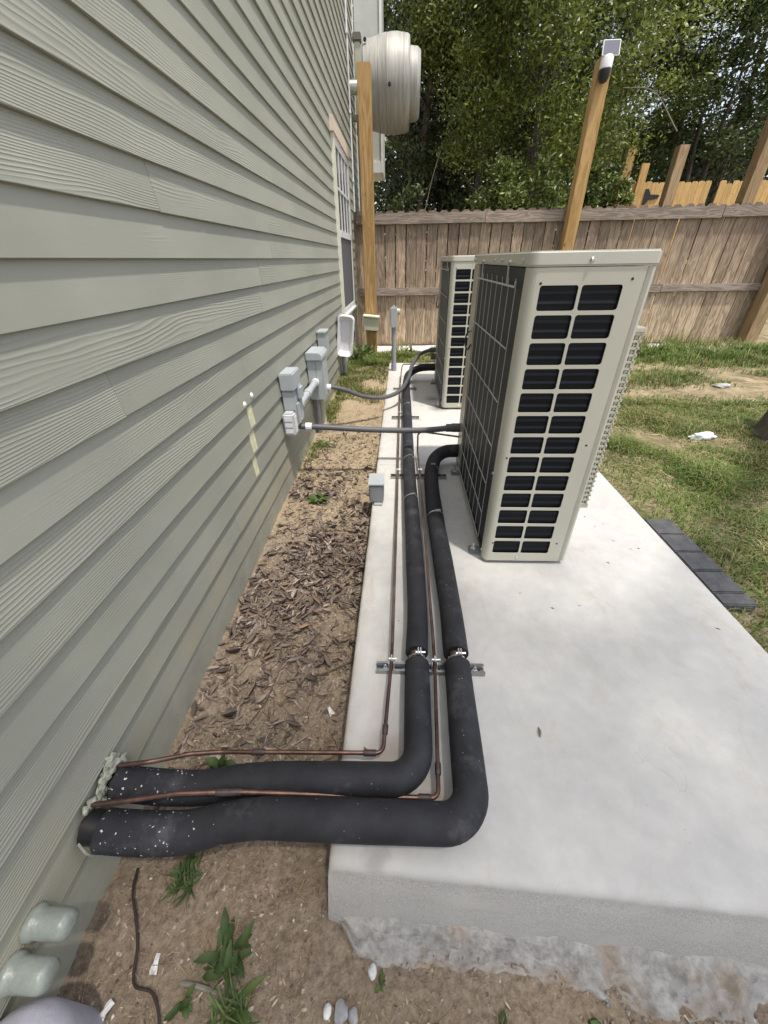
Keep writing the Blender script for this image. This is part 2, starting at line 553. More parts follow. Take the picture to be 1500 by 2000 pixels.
c = g.mix(c, (0.33, 0.23, 0.14), g.math('ADD', g.ramp(g.noise(co, 7, 5), [(0.5, 0.0), (0.68, 0.7)]), g.ramp(g.math('ADD', g.math('MULTIPLY', g.sep(co)[2], -1.0), g.math('MULTIPLY', g.noise(co, 20, 4), 0.03)), [(0.166, 0.0), (0.192, 0.7)])))
g.bump(n, 0.012, 0.8)
MAT['rough_concrete'] = g.done(c, 0.9)
MAT['paver'] = simple('charcoal_paver', (0.078, 0.079, 0.083), 0.85, var=0.35, scale=25, bump=0.003, bscale=180)
MAT['curb'] = simple('white_concrete', (0.62, 0.61, 0.58), 0.8, var=0.12, scale=14, bump=0.004, bscale=40)

# soil: sand, leaf-stained earth
g = NG('soil')
co = g.coord()
x, y, z = g.sep(co)
n1 = g.noise(co, 3.2, 7, 0.65, 0.5)
n2 = g.noise(co, 60, 5, 0.7)
sand = g.ramp(n2, [(0.3, (0.31, 0.235, 0.145)), (0.7, (0.50, 0.40, 0.27))])
earth = g.ramp(n2, [(0.28, (0.165, 0.124, 0.090)), (0.72, (0.48, 0.38, 0.28))])
moss = g.ramp(n1, [(0.3, (0.10, 0.085, 0.035)), (0.7, (0.22, 0.18, 0.085))])
near_fac = g.ramp(g.math('MULTIPLY_ADD', g.math('ADD', n1, -0.5), 1.8, g.math('MULTIPLY', y, 0.4)), [(0.78, 0.0), (1.25, 1.0)])
c = g.mix(earth, sand, near_fac)
pat = g.ramp(g.noise(co, 5.0, 5, 0.6, 0.3), [(0.5, 0.0), (0.66, 0.75)])
c = g.mix(c, g.mix(sand, (0.34, 0.27, 0.17), 0.4), g.math('MULTIPLY', pat, 0.7))
yard = g.ramp(x, [(0.0, 0.0), (1.0, 1.0)])
c = g.mix(c, (0.13, 0.115, 0.05), g.math('MULTIPLY', g.ramp(g.math('MULTIPLY_ADD', x, 1.0, -1.2), [(0.0, 0.0), (0.4, 1.0)]), g.ramp(n1, [(0.42, 0.75), (0.62, 0.0)])))
pb = g.voro(co, 85)
pk = g.n('ShaderNodeTexVoronoi')
g.put(pk.inputs['Vector'], co)
pk.inputs['Scale'].default_value = 85
ps = g.n('ShaderNodeSeparateColor')
g.put(ps.inputs[0], pk.outputs['Color'])
c = g.mix(c, g.ramp(ps.outputs[1], [(0.0, (0.10, 0.075, 0.05)), (0.7, (0.42, 0.33, 0.23)), (1.0, (0.66, 0.60, 0.52))]), g.math('MULTIPLY', g.math('GREATER_THAN', ps.outputs[0], 0.86), g.ramp(pb, [(0.30, 0.8), (0.42, 0.0)])))
g.bump(g.math('ADD', g.math('MULTIPLY_ADD', n1, 1.6, n2), g.math('MULTIPLY', g.noise(co, 230, 4, 0.7), 0.5)), 0.014, 0.9)
MAT['soil'] = g.done(c, 0.95, 0, 0.2)

def tinted(name, rough=0.6, transl=0.0, spec=0.4):
    g = NG(name)
    a = g.n('ShaderNodeAttribute', attribute_name='tint')
    c = a.outputs['Color']
    g.done(c, rough, 0, spec)
    if transl:
        tr = g.n('ShaderNodeBsdfTranslucent')
        g.put(tr.inputs['Color'], c)
        mx = g.n('ShaderNodeMixShader')
        mx.inputs[0].default_value = transl
        g.t.links.new(g.b.outputs[0], mx.inputs[1])
        g.t.links.new(tr.outputs[0], mx.inputs[2])
        g.t.links.new(mx.outputs[0], g.t.nodes['Material Output'].inputs[0])
    return g.m
MAT['leaf'] = tinted('tree_leaf', 0.42, 0.25, 0.5)
MAT['blade'] = tinted('grass_blade', 0.55, 0.25, 0.3)
MAT['litter'] = tinted('dry_leaf', 0.75, 0.0, 0.25)
MAT['bark'] = simple('tree_bark', (0.085, 0.07, 0.055), 0.9, var=0.45, scale=12, bump=0.01, bscale=30)
MAT['pale_bark'] = simple('pale_bark', (0.20, 0.18, 0.145), 0.85, var=0.35, scale=9, bump=0.004, bscale=40)
MAT['twig'] = simple('dry_twig', (0.12, 0.08, 0.055), 0.85, var=0.4, scale=20)
MAT['wire_rubber'] = simple('old_black_wire', (0.035, 0.022, 0.018), 0.6, var=0.3, scale=15)
MAT['paper'] = simple('crumpled_paper', (0.72, 0.70, 0.68), 0.8, var=0.2, scale=40)
MAT['stone'] = simple('grey_stone', (0.34, 0.34, 0.34), 0.85, var=0.3, scale=20, bump=0.004, bscale=60)
MAT['white_stone'] = simple('white_stone', (0.66, 0.66, 0.64), 0.8, var=0.3, scale=22, bump=0.01, bscale=30)

def wood(name, dark, light, axis, ring=28.0, knots=0.5, grey=None, rough=0.75, spread=0.35, fine=1.0):
    """sawn timber: long grain along axis, knots, every board different"""
    g = NG(name)
    co = g.coord()
    x, y, z = g.sep(co)
    rn = g.math('MULTIPLY', g.rand(), 83.0)
    L, A, B = {'z': (z, x, y), 'x': (x, y, z), 'y': (y, x, z)}[axis]
    v = g.comb(g.math('ADD', A, rn), g.math('ADD', B, rn), g.math('MULTIPLY', L, 0.11))
    n1 = g.noise(v, 9.0 * fine, 3, 0.5, 0.6)
    gr = g.math('SINE', g.math('MULTIPLY', n1, ring * 2.2))
    gr = g.math('MULTIPLY_ADD', gr, 0.5, 0.5)
    st = g.noise(g.comb(g.math('ADD', A, rn), B, g.math('MULTIPLY', L, 0.03)), 110.0, 4, 0.7)
    fac = g.math('MULTIPLY_ADD', st, 0.75, g.math('MULTIPLY', gr, 0.35))
    c = g.ramp(fac, [(0.25, dark), (0.85, light)])
    kn = g.voro(g.comb(g.math('MULTIPLY', g.math('ADD', A, rn), 1.0), 0.0, g.math('MULTIPLY', L, 0.55)), 5.5)
    kf = g.ramp(kn, [(0.05, knots), (0.11, 0.0)])
    c = g.mix(c, tuple(d * 0.38 for d in dark), kf)
    br = g.math('MULTIPLY_ADD', g.rand(), spread, 1.0 - spread / 2)
    c = g.mix(c, g.comb(br, br, br), 1.0, 'MULTIPLY')
    if grey:
        wv = g.noise(g.comb(g.math('ADD', A, rn), B, g.math('MULTIPLY', L, 0.35)), 5.0, 4, 0.6)
        top = g.math('MULTIPLY_ADD', L, 0.30, -0.20)
        c = g.mix(c, grey, g.ramp(g.math('ADD', g.math('MULTIPLY', wv, 0.9), top), [(0.42, 0.0), (0.95, 0.85)]))
    g.bump(g.math('MULTIPLY_ADD', gr, 0.4, st), 0.003, 0.7)
    return g.done(c, rough, 0, 0.25)
MAT['picket'] = wood('weathered_picket', (0.21, 0.146, 0.096), (0.62, 0.48, 0.34), 'z', ring=17.0, grey=(0.125, 0.092, 0.080), knots=0.85, spread=0.72, fine=1.9)
MAT['rail'] = wood('weathered_rail', (0.165, 0.13, 0.108), (0.41, 0.335, 0.28), 'x', ring=17.0, knots=0.7, spread=0.2, fine=1.7)
MAT['cedar'] = wood('new_yellow_picket', (0.44, 0.26, 0.09), (0.66, 0.45, 0.20), 'z', knots=0.5, spread=0.2)
MAT['lumber'] = wood('treated_pine_post', (0.30, 0.175, 0.06), (0.52, 0.34, 0.155), 'z', ring=18, knots=0.75, spread=0.14)
MAT['lumber_old'] = wood('aged_pine_post', (0.25, 0.165, 0.085), (0.45, 0.32, 0.19), 'z', ring=18, knots=0.75, spread=0.2)

# weathered aluminium drum
g = NG('weathered_aluminium')
co = g.coord()
x, y, z = g.sep(co)
n = g.noise(g.comb(g.math('MULTIPLY', x, 26.0), g.math('MULTIPLY', y, 2.0), g.math('MULTIPLY', z, 2.0)), 1.0, 5, 0.7)
c = g.ramp(n, [(0.3, (0.25, 0.24, 0.21)), (0.7, (0.46, 0.45, 0.42))])
stn = g.ramp(g.noise(g.comb(g.math('MULTIPLY', x, 60.0), g.math('MULTIPLY', y, 3.0), g.math('MULTIPLY', z, 3.0)), 1.0, 4), [(0.6, 0.0), (0.75, 0.4)])
c = g.mix(c, (0.24, 0.21, 0.17), stn)
MAT['alu'] = g.done(c, 0.58, 0.2)

# ------------------------------------------------------------------ ground
def sstep(t):
    t = np.clip(t, 0, 1)
    return t * t * (3 - 2 * t)

def ground_z(x, y):
    x = np.asarray(x, float); y = np.asarray(y, float)
    left = -0.16 + 0.11 * sstep((y - 0.3) / 5.0)
    right = -0.085 + 0.04 * sstep((y - 2.5) / 3.5)
    k = sstep((x - 0.2) / 1.0) * sstep((y - 0.5) / 0.8)
    z = left * (1 - k) + right * k
    z = z + 0.9 * sstep((y - 8.3) / 4.0)
    z = z + 0.030 * (fbm(x * 2.1, y * 2.1, 3) - 0.5) + 0.022 * (fbm(x * 9, y * 9, 5) - 0.5)
    return z
def gz(x, y): return float(ground_z(np.array([x]), np.array([y]))[0])

def axis_steps(segs):
    out = []
    for a, b, d in segs:
        out += list(np.arange(a, b, d))
    return np.array(out + [segs[-1][1]])
gx = axis_steps([(-60, -6, 6), (-6, -1.2, 0.6), (-1.2, -0.1, 0.014), (-0.1, 1.5, 0.03), (1.5, 3.4, 0.035), (3.4, 9, 0.12), (9, 20, 1.0), (20, 90, 7)])
gy = axis_steps([(-30, -2, 4), (-2, -0.2, 0.3), (-0.2, 1.6, 0.014), (1.6, 4.2, 0.03), (4.2, 8.0, 0.06), (8, 16, 0.3), (16, 40, 2), (40, 160, 12)])
GX, GY = np.meshgrid(gx, gy, indexing='ij')
GZ = ground_z(GX, GY)
# small clods of earth in the bed beside the wall
fine = (fbm(GX * 34, GY * 34, 21) - 0.5) * 0.020
GZ = GZ + fine * ((GX > -1.2) & (GX < 9) & (GY > -0.3) & (GY < 8))
V = np.stack([GX, GY, GZ], -1).reshape(-1, 3)
I = np.arange(len(gx) * len(gy)).reshape(len(gx), len(gy))
F = np.stack([I[:-1, :-1], I[1:, :-1], I[1:, 1:], I[:-1, 1:]], -1).reshape(-1, 4)
tag(np_mesh('ground', V, F, MAT['soil'], smooth=True), kind='structure')

# ------------------------------------------------------------------ concrete pad
PX0, PX1, PY0, PY1 = -0.18, 1.475, 0.30, 6.17
def pad():
    def prof(a0, a1, extra, step, r=0.018):
        s = [a0, a0 + r * 0.12, a0 + r * 0.4, a0 + r, a1 - r, a1 - r * 0.4, a1 - r * 0.12, a1]
        s += list(np.arange(a0 + 2 * r, a1 - 1.5 * r, step)) + extra
        return np.array(sorted(set(np.round(s, 5))))
    grooves = [2.68, 3.30]
    ex = []
    for q in grooves: ex += [q - 0.007, q - 0.003, q + 0.003, q + 0.007]
    xs = prof(PX0, PX1, [], 0.05)
    ys = prof(PY0, PY1, ex, 0.05, 0.03)
    X, Y = np.meshgrid(xs, ys, indexing='ij')
    def edge(d, r): 
        d = np.clip(d, 0, r)
        return r - np.sqrt(np.maximum(0, r * r - (r - d) ** 2))
    Z = -edge(X - PX0, 0.018) - edge(PX1 - X, 0.018) - edge(Y - PY0, 0.03) - edge(PY1 - Y, 0.018)
    Z = np.maximum(Z, -0.03) + 0.003 * (fbm(X * 3, Y * 3, 8) - 0.5)
    for q in grooves: Z[:, np.abs(ys - q) < 0.004] -= 0.006
    wob = 0.006 * (fbm(Y * 4, X * 0 + 1.0, 31) - 0.5)
    X = X + np.where(np.abs(X - PX0) < 0.02, wob, 0)
    fr = np.clip((1.2 - Y) / 0.9, 0, 1)
    Y = Y + fr * (0.022 - 0.050 * (X - PX0) / 1.06)
    n, m = X.shape
    V = np.stack([X, Y, Z], -1).reshape(-1, 3)
    front_ids = set(int(q) for q in np.arange(n * m).reshape(n, m)[:, 0])
    I = np.arange(n * m).reshape(n, m)
    F = [tuple(f) for f in np.stack([I[:-1, :-1], I[1:, :-1], I[1:, 1:], I[:-1, 1:]], -1).reshape(-1, 4)]
    rim = list(I[:, 0]) + list(I[-1, 1:]) + list(I[::-1, -1][1:]) + list(I[0, ::-1][1:-1])
    V = [tuple(p) for p in V]
    # sides: battered outwards at the front, straight elsewhere
    last = rim
    for lev, (zz, front) in enumerate(((-0.040, 0.012), (-0.09, 0.040), (-0.140, 0.068), (-0.30, 0.09))):
        new = []
        for i in rim:
            px, py, _ = V[i]
            fy = front if i in front_ids else 0
            new.append(len(V))
            jit = 0.004 * math.sin(px * 31 + lev) if fy else 0
            V.append((px, py - fy + jit, zz))
        for k in range(len(rim)):
            k2 = (k + 1) % len(rim)
            F.append((last[k], new[k], new[k2], last[k2]))
        last = new
    mb = MB()
    mb.v, mb.f = V, F
    o = mb.build('concrete_pad', MAT['concrete'], smooth=True, angle=50)
    return tag(o, kind='structure')
pad()
# spilled rough footing below the front face
xs = np.arange(-0.182, 2.6, 0.006)
ts = np.linspace(0, 1, 34)
X, T = np.meshgrid(xs, ts, indexing='ij')
reach = 0.050 + 0.085 * fbm(X * 5.5, X * 0 + 3, 41, 6) + 0.03 * sstep((X - 0.2) / 0.6)
reach = np.where(X < -0.1, reach * np.clip((X + 0.19) / 0.09, 0.05, 1), reach)
reach = reach + 0.020 * (fbm(X * 30, X * 0 + 6, 47, 4) - 0.5)
y_face = 0.268 - 0.050 * (X - PX0) / 1.06
reach = np.maximum(reach - 0.012, 0.006)
Yf = y_face - T * reach
lump = 0.034 * (fbm(X * 17, T * 3 + 9, 43, 6) - 0.5) + 0.016 * (fbm(X * 70, T * 12 + 9, 44, 4) - 0.5)
Zf = -0.122 - 0.044 * T ** 0.9 + lump * np.clip(4 * T, 0.0, 1) * np.clip((1 - T) * 5, 0.15, 1) - 0.035 * np.clip((T - 0.86) / 0.14, 0, 1)
Yf = Yf + 0.010 * (fbm(X * 40, T * 8 + 2, 45, 3) - 0.5) * np.clip(3 * T, 0, 1)
V = np.stack([X, Yf, Zf], -1).reshape(-1, 3)
I = np.arange(X.size).reshape(X.shape)
F = np.stack([I[:-1, :-1], I[1:, :-1], I[1:, 1:], I[:-1, 1:]], -1).reshape(-1, 4)
tag(np_mesh('concrete_footing', V, F, MAT['rough_concrete'], smooth=True), kind='structure')
# crumbs of concrete lying along it
mbc = MB()
rc = random.Random(12)
for k in range(260):
    xx = rc.uniform(-0.12, 1.6)
    rch = float(np.interp(xx, xs, reach[:, 0]))
    yy = 0.256 - 0.050 * (xx - PX0) / 1.06 - rch * rc.uniform(0.5, 1.25)
    rr_ = rc.uniform(0.0015, 0.0055)
    zz = max(gz(xx, yy), -0.134 - 0.032 * min(1, (0.256 - 0.050 * (xx - PX0) / 1.06 - yy) / rch)) + rr_ * 0.3 - 0.004
    a = [rc.uniform(0.6, 1.2) * rr_ for _ in range(6)]
    mbc.add([(xx + a[0], yy, zz), (xx - a[1], yy, zz), (xx, yy + a[2], zz), (xx, yy - a[3], zz), (xx, yy, zz + a[4]), (xx, yy, zz - a[5])], [(0, 2, 4), (2, 1, 4), (1, 3, 4), (3, 0, 4), (2, 0, 5), (1, 2, 5), (3, 1, 5), (0, 3, 5)])
tag(mbc.build('concrete_crumbs', MAT['rough_concrete']), kind='stuff')

# ------------------------------------------------------------------ house
WX = -0.82
HY0, HY1 = -1.6, 9.25
house = thing('house', 'sage green house wall of lapped wood grain siding with a tall white window', 'house', (WX, 0, 0))
mb = MB(); mb.box(WX - 0.16, WX - 0.032, HY0, HY1, -0.3, 6.6)
mb.build('wall', MAT['sheathing'], house)
mb = MB(); mb.box(WX - 0.03, WX - 0.006, HY0, HY1 - 0.003, -0.35, 0.045)
mb.build('foundation', MAT['foundation'], house)
PITCH = 0.132
rs = random.Random(3)
fixed = {3: [1.09], 6: [0.0], 9: [1.57], -1: [1.62], -6: [], 7: []}   # joints seen in the picture, keyed by row below eye level
for k in range(-39, 11):
    z0 = 1.342 - PITCH * k
    if z0 > 6.5: continue
    if k in fixed: js = list(fixed[k])
    else: js = [rs.choice((rs.uniform(-1.2, -0.2), rs.uniform(1.9, 2.4), rs.uniform(2.2, 3.2)))]
    base = js[0] if js else rs.uniform(2.0, 3.2)
    if not js: js = [base]
    while js[-1] + 3.66 < HY1 - 0.3: js.append(js[-1] + 3.66)
    ends = [HY0] + [j for j in js if j > HY0 + 0.1] + [HY1]
    for a, b in zip(ends, ends[1:]):
        dz = rs.uniform(-0.0015, 0.0015)
        dx = rs.uniform(-0.0012, 0.0012)
        a2, b2 = a + 0.0004, b - 0.0004
        mb = MB()
        t = 0.0145
        zb, zt = z0 + dz, z0 + dz + 0.158
        # bottom edge out, top tucked under the board above; tiny eased lower edge
        prof = [(WX + dx, zb + 0.0015), (WX + dx - 0.0015, zb), (WX + dx - t, zb), (WX + dx - t - 0.0165, zt), (WX + dx - 0.0158, zt)]
        mb.prism(prof, 'y', a2, b2)
        mb.build('siding_board', MAT['siding'], house)
# corner trim at the far end
mb = MB(); mb.box(WX - 0.05, WX + 0.012, HY1 + 0.001, HY1 + 0.10, -0.1, 6.6)
mb.build('corner_trim', MAT['white_trim'], house, bevel=0.003)
# bare old-paint strips left by a removed pipe, one plate per board
for i in range(3):
    za = 0.286 + PITCH * i + 0.012
    yb = 1.945 + 0.042 * i
    mb = MB()
    xa, xb = WX + 0.0006, WX + 0.0006 - 0.0082
    w = 0.034 if i else 0.026
    mb.add([(xa, yb - w, za), (xa, yb + w, za), (xb, yb + w + 0.01, za + 0.108), (xb, yb - w + 0.01, za + 0.108),
            (xa - 0.004, yb - w, za), (xa - 0.004, yb + w, za), (xb - 0.004, yb + w + 0.01, za + 0.108), (xb - 0.004, yb - w + 0.01, za + 0.108)],
           [(0, 1, 2, 3), (0, 4, 5, 1), (1, 5, 6, 2), (2, 6, 7, 3), (3, 7, 4, 0)])
    mb.build('bare_paint_strip', MAT['bare_paint'], house)
for yb, zb in ((1.97, 0.700), (2.09, 0.712)):
    mb = MB(); mb.lathe([(0.004, -0.004), (0.014, -0.002), (0.017, 0.004), (0.010, 0.010), (0.002, 0.012)], 9, (WX - 0.004, yb, zb), 'x')
    mb.build('caulk_blob', MAT['white_caulk'], house, smooth=True)
mb = MB(); mb.box(WX - 0.004, WX + 0.003, 6.55, 7.15, 0.42, 0.60)
mb.build('bare_paint_strip', MAT['bare_paint'], house)
# window: trim, frame, sashes, muntins, panes
wy0, wy1, wz0, wz1 = 6.06, 7.42, 0.72, 2.52
mb = MB()
mb.box(WX - 0.01, WX + 0.028, wy0 - 0.09, wy0, wz0 - 0.04, wz1 + 0.02)
mb.build('window_trim', MAT['cream_trim'], house, bevel=0.002)
mb = MB()
mb.box(WX - 0.01, WX + 0.028, wy1, wy1 + 0.09, wz0 - 0.04, wz1 + 0.02)
mb.build('window_trim', MAT['cream_trim'], house, bevel=0.002)
mb = MB(); mb.box(WX - 0.01, WX + 0.040, wy0 - 0.13, wy1 + 0.13, wz1 + 0.022, wz1 + 0.15)
mb.build('window_head_trim', simple('peach_trim_paint', (0.66, 0.55, 0.44), 0.6, var=0.08), house, bevel=0.002)
mb = MB(); mb.box(WX - 0.01, WX + 0.050, wy0 - 0.11, wy1 + 0.11, wz0 - 0.075, wz0 - 0.042)
mb.build('window_sill', MAT['white_trim'], house, bevel=0.003)
mb = MB()
fx0, fx1 = WX + 0.002, WX + 0.024
for a, b, c_, d in ((wy0 + .002, wy0 + 0.05, wz0 - .038, wz1 + .018), (wy1 - 0.05, wy1 - .002, wz0 - .038, wz1 + .018), (wy0 + 0.052, wy1 - 0.052, wz1 - 0.06, wz1 + .018), (wy0 + 0.052, wy1 - 0.052, wz0 - .038, wz0 + 0.03)):
    mb.box(fx0, fx1, a, b, c_, d)
wf = mb.build('window', MAT['vinyl'], house, bevel=0.002)
wm = 1.62
mb = MB(); mb.box(fx0, fx1 + 0.004, wy0 + 0.053, wy1 - 0.053, wm - 0.045, wm + 0.03)
mb.build('meeting_rail', MAT['vinyl'], wf, bevel=0.002)
mb = MB(); mb.box(fx0, WX + 0.008, wy0 + 0.052, wy1 - 0.052, wm + 0.032, wz1 - 0.062)
mb.build('pane', MAT['glass'], wf)
mb = MB(); mb.box(fx0, WX + 0.014, wy0 + 0.052, wy1 - 0.052, wz0 + 0.032, wm - 0.047)
mb.build('insect_screen', MAT['screen'], wf)
for q in range(1, 4):
    yy = wy0 + 0.05 + (wy1 - wy0 - 0.1) * q / 4
    mb = MB(); mb.box(WX + 0.0085, WX + 0.018, yy - 0.015, yy + 0.015, wm + 0.033, wz1 - 0.063)
    mb.build('muntin', MAT['vinyl'], wf)
zz = (wm + wz1) / 2
mb = MB(); mb.box(WX + 0.0085, WX + 0.021, wy0 + 0.053, wy1 - 0.053, zz - 0.014, zz + 0.014)
mb.build('muntin', MAT['vinyl'], wf)
# cantilevered bay at the far end with white edge and base trim
mb = MB(); mb.box(WX + 0.02, -0.40, 9.40, 10.3, 2.82, 6.6)
bay = mb.build('bay', MAT['bay_paint'], house)
mb = MB(); mb.box(-0.398, -0.36, 9.37, 10.3, 2.66, 6.6)
mb.build('corner_trim', MAT['white_trim'], bay, bevel=0.003)
mb = MB(); mb.box(WX + 0.02, -0.401, 9.37, 10.3, 2.66, 2.817)
mb.build('base_trim', MAT['white_trim'], bay, bevel=0.003)

# thin white cable running up the wall by the window
t = thing('wall_cable', 'thin white cable running straight up the siding past the window', 'cable', (WX, 8.2, 0.3))
mb = MB(); mb.tube([(WX + 0.012, 8.2, z) for z in np.arange(2.0, 6.4, 0.4)], 0.014, 8)
mb.build('cable', MAT['white_plastic'], t, smooth=True)
for z in np.arange(2.4, 6.3, 0.8):
    mb = MB(); mb.box(WX - 0.004, WX + 0.03, 8.175, 8.225, z - 0.012, z + 0.012)
    mb.build('clip', MAT['white_plastic'], t)
# PVC elbow drain and the downspout above it
t = thing('drain_pipe', 'beige pvc drain pipe with an elbow behind the tall left post', 'pipe', (-0.74, 8.6, 0))
mb = MB(); mb.tube(rounded([(WX - 0.01, 8.6, 3.22), (-0.70, 8.6, 3.22), (-0.70, 8.6, 0.0)], 0.06), 0.045, 12)
mb.build('pipe', MAT['pvc_beige'], t, smooth=True)
mb = MB(); mb.tube([(-0.70, 8.6, 3.02), (-0.70, 8.6, 3.10)], 0.054, 12)
mb.build('coupling', MAT['pvc_beige'], t, smooth=True)
t = thing('downspout', 'greyish green downspout stub with a dark cap, high by the silver drum', 'downspout', (-0.72, 9.0, 3.6))
mb = MB(); mb.box(-0.78, -0.68, 8.94, 9.06, 3.3, 4.15)
mb.build('spout', MAT['pvc_beige'], t, bevel=0.012)
mb = MB(); mb.box(-0.795, -0.665, 8.92, 9.08, 4.15, 4.24)
mb.build('cap', simple('dark_weathered_cap', (0.14, 0.13, 0.11), 0.7), t, bevel=0.01)
mb = MB(); mb.box(WX - 0.01, -0.78, 8.97, 9.03, 3.62, 3.68)
mb.build('bracket', MAT['galv'], t)

# ------------------------------------------------------------------ silver drum high on the far end
DY, DZ = 8.45, 3.52
drum = thing('metal_drum', 'weathered silver ribbed metal drum mounted high behind the tall left post', 'drum', (-0.2, DY, DZ))
K = 0.97
seam = [(0.44, -0.60), (0.475, -0.58), (0.500, -0.45), (0.545, -0.248)]
mb = MB(); mb.lathe([(r * K, h) for r, h in seam], 32, (0, DY, DZ), 'x'); mb.build('shell_panel', MAT['alu'], drum, smooth=True, angle=20)
mb = MB(); mb.lathe([(r * K, h) for r, h in [(0.545, -0.245), (0.548, -0.10), (0.525, 0.06), (0.508, 0.085), (0.48, 0.09)]], 32, (0, DY, DZ), 'x'); mb.build('shell_panel', MAT['alu'], drum, smooth=True, angle=20)
mb = MB(); mb.lathe([(r * K, h) for r, h in [(0.405, 0.06), (0.41, 0.091), (0.40, 0.20), (0.365, 0.245), (0.20, 0.25)]], 32, (0, DY, DZ), 'x'); mb.build('end_drum', MAT['alu'], drum, smooth=True, angle=20)
for h, r in ((-0.52, 0.49), (-0.36, 0.527), (0.0, 0.536)):
    mb = MB(); mb.lathe([(r * K - 0.004, h - 0.006), (r * K + 0.004, h - 0.003), (r * K + 0.004, h + 0.003), (r * K - 0.004, h + 0.006)], 32, (0, DY, DZ), 'x')
    mb.build('rib', MAT['alu'], drum, smooth=True, angle=60)
mb = MB(); mb.tube([(WX - 0.02, DY, DZ), (-0.55, DY, DZ)], 0.09, 14)
mb.build('mounting_shaft', MAT['galv'], drum, smooth=True)
for ang, h in ((2.25, -0.55), (1.95, -0.23), (3.35, -0.2)):
    p = Vector((h, DY + math.cos(ang) * 0.50 * K * (1.02 if h < -0.5 else 1.08), DZ + math.sin(ang) * 0.50 * K * (1.02 if h < -0.5 else 1.08)))
    mb = MB(); mb.lathe([(0.02, -0.03), (0.024, 0.0), (0.012, 0.012)], 10, p, 'y')
    mb.build('bolt', MAT['black_plastic'], drum, smooth=True)

# ------------------------------------------------------------------ wooden posts and fences
def post(name, label, x0, x1, y0, y1, ztop, mat, zb=None, group=None, lean=(0, 0)):
    zb = gz((x0 + x1) / 2, (y0 + y1) / 2) - 0.12 if zb is None else zb
    mb = MB()
    mb.box(x0, x1, y0, y1, zb, ztop)
    mb.v = [(x + lean[0] * (z - zb), y + lean[1] * (z - zb), z) for x, y, z in mb.v]
    o = mb.build(name, MAT[mat], bevel=0.005)
    return tag(o, label, 'post', group)
post('wooden_post', 'tall yellow pine post beside the house corner with a beige box on its foot', -0.605, -0.425, 7.22, 7.40, 3.43, 'lumber', group='tall pine posts along the fence')
post('wooden_post', 'tall yellow pine post in front of the fence carrying the solar camera', 2.515, 2.685, 7.40, 7.57, 3.45, 'lumber', group='tall pine posts along the fence')
post('wooden_post', 'pine post at the open end of the brown fence, partly cut by the photo edge', 5.93, 6.13, 7.40, 7.60, 3.5, 'lumber_old', group='tall pine posts along the fence')

FY = 7.66
fence = thing('wooden_fence', 'weathered brown dog eared picket fence across the back of the yard', 'fence', (-0.7, FY, 0))
i = 0
x = -0.775
rf = random.Random(5)
while x < 6.05:
    w = 0.1530 + rf.uniform(-0.003, 0.003)
    top = 1.962 + rf.uniform(-0.012, 0.010)
    gap = 0.169 - w if rf.random() > 0.25 else 0.172 - w
    bot = 0.0
    a = x; b = x + w
    ear = 0.038
    poly = [(a, bot), (b, bot), (b, top - ear), (b - ear, top), (a + ear, top), (a, top - ear)]
    yo = rf.choice((-0.007, -0.003, 0.0, 0.004, 0.008))
    lean = rf.uniform(-0.003, 0.003)
    mb = MB(); mb.prism(poly, 'y', FY + yo, FY + yo + 0.018)
    mb.v = [(px + lean * pz, py, pz) for px, py, pz in mb.v]
    mb.build('picket', MAT['picket'], fence)
    x = b + gap
for z0, z1, cuts in ((1.785, 1.925, (-0.74, 1.30, 2.50, 4.9, 6.1)), (0.80, 0.905, (-0.74, 1.9, 4.35, 6.1))):
    for a, b in zip(cuts, cuts[1:]):
        mb = MB(); mb.box(a + 0.002, b - 0.002, FY - 0.050, FY - 0.0085, z0 + rf.uniform(-.006, .006), z1 + rf.uniform(-.006, .006))
        mb.build('rail', MAT['rail'], fence, bevel=0.004)
for xa in (1.1, 3.9):
    mb = MB(); mb.box(xa, xa + 0.09, FY + 0.022, FY + 0.112, -0.1, 1.9)
    mb.build('fence_post', MAT['rail'], fence)

# newer yellow fence and its posts beyond
F2 = 12.5
fence2 = thing('wooden_fence', 'newer bright yellow picket fence seen above the brown one on the right', 'fence', (5.5, F2, 0.9))
x = 5.33
while x < 10.6:
    w = 0.150 + rf.uniform(-0.003, 0.003)
    top = 2.80 + rf.uniform(-0.02, 0.015) - (0.05 if rf.random() < 0.12 else 0)
    a, b, ear = x, x + w, 0.03
    if 7.50 < x < 7.62:
        x += 0.10
        continue
    mb = MB(); mb.prism([(a, 0.6), (b, 0.6), (b, top - ear), (b - ear, top), (a + ear, top), (a, top - ear)], 'y', F2, F2 + 0.018)
    mb.build('picket', MAT['cedar'], fence2)
    x = b + 0.006
for z0 in (1.1, 2.2):
    mb = MB(); mb.box(5.33, 10.6, F2 + 0.021, F2 + 0.06, z0, z0 + 0.09)
    mb.build('rail', MAT['cedar'], fence2)
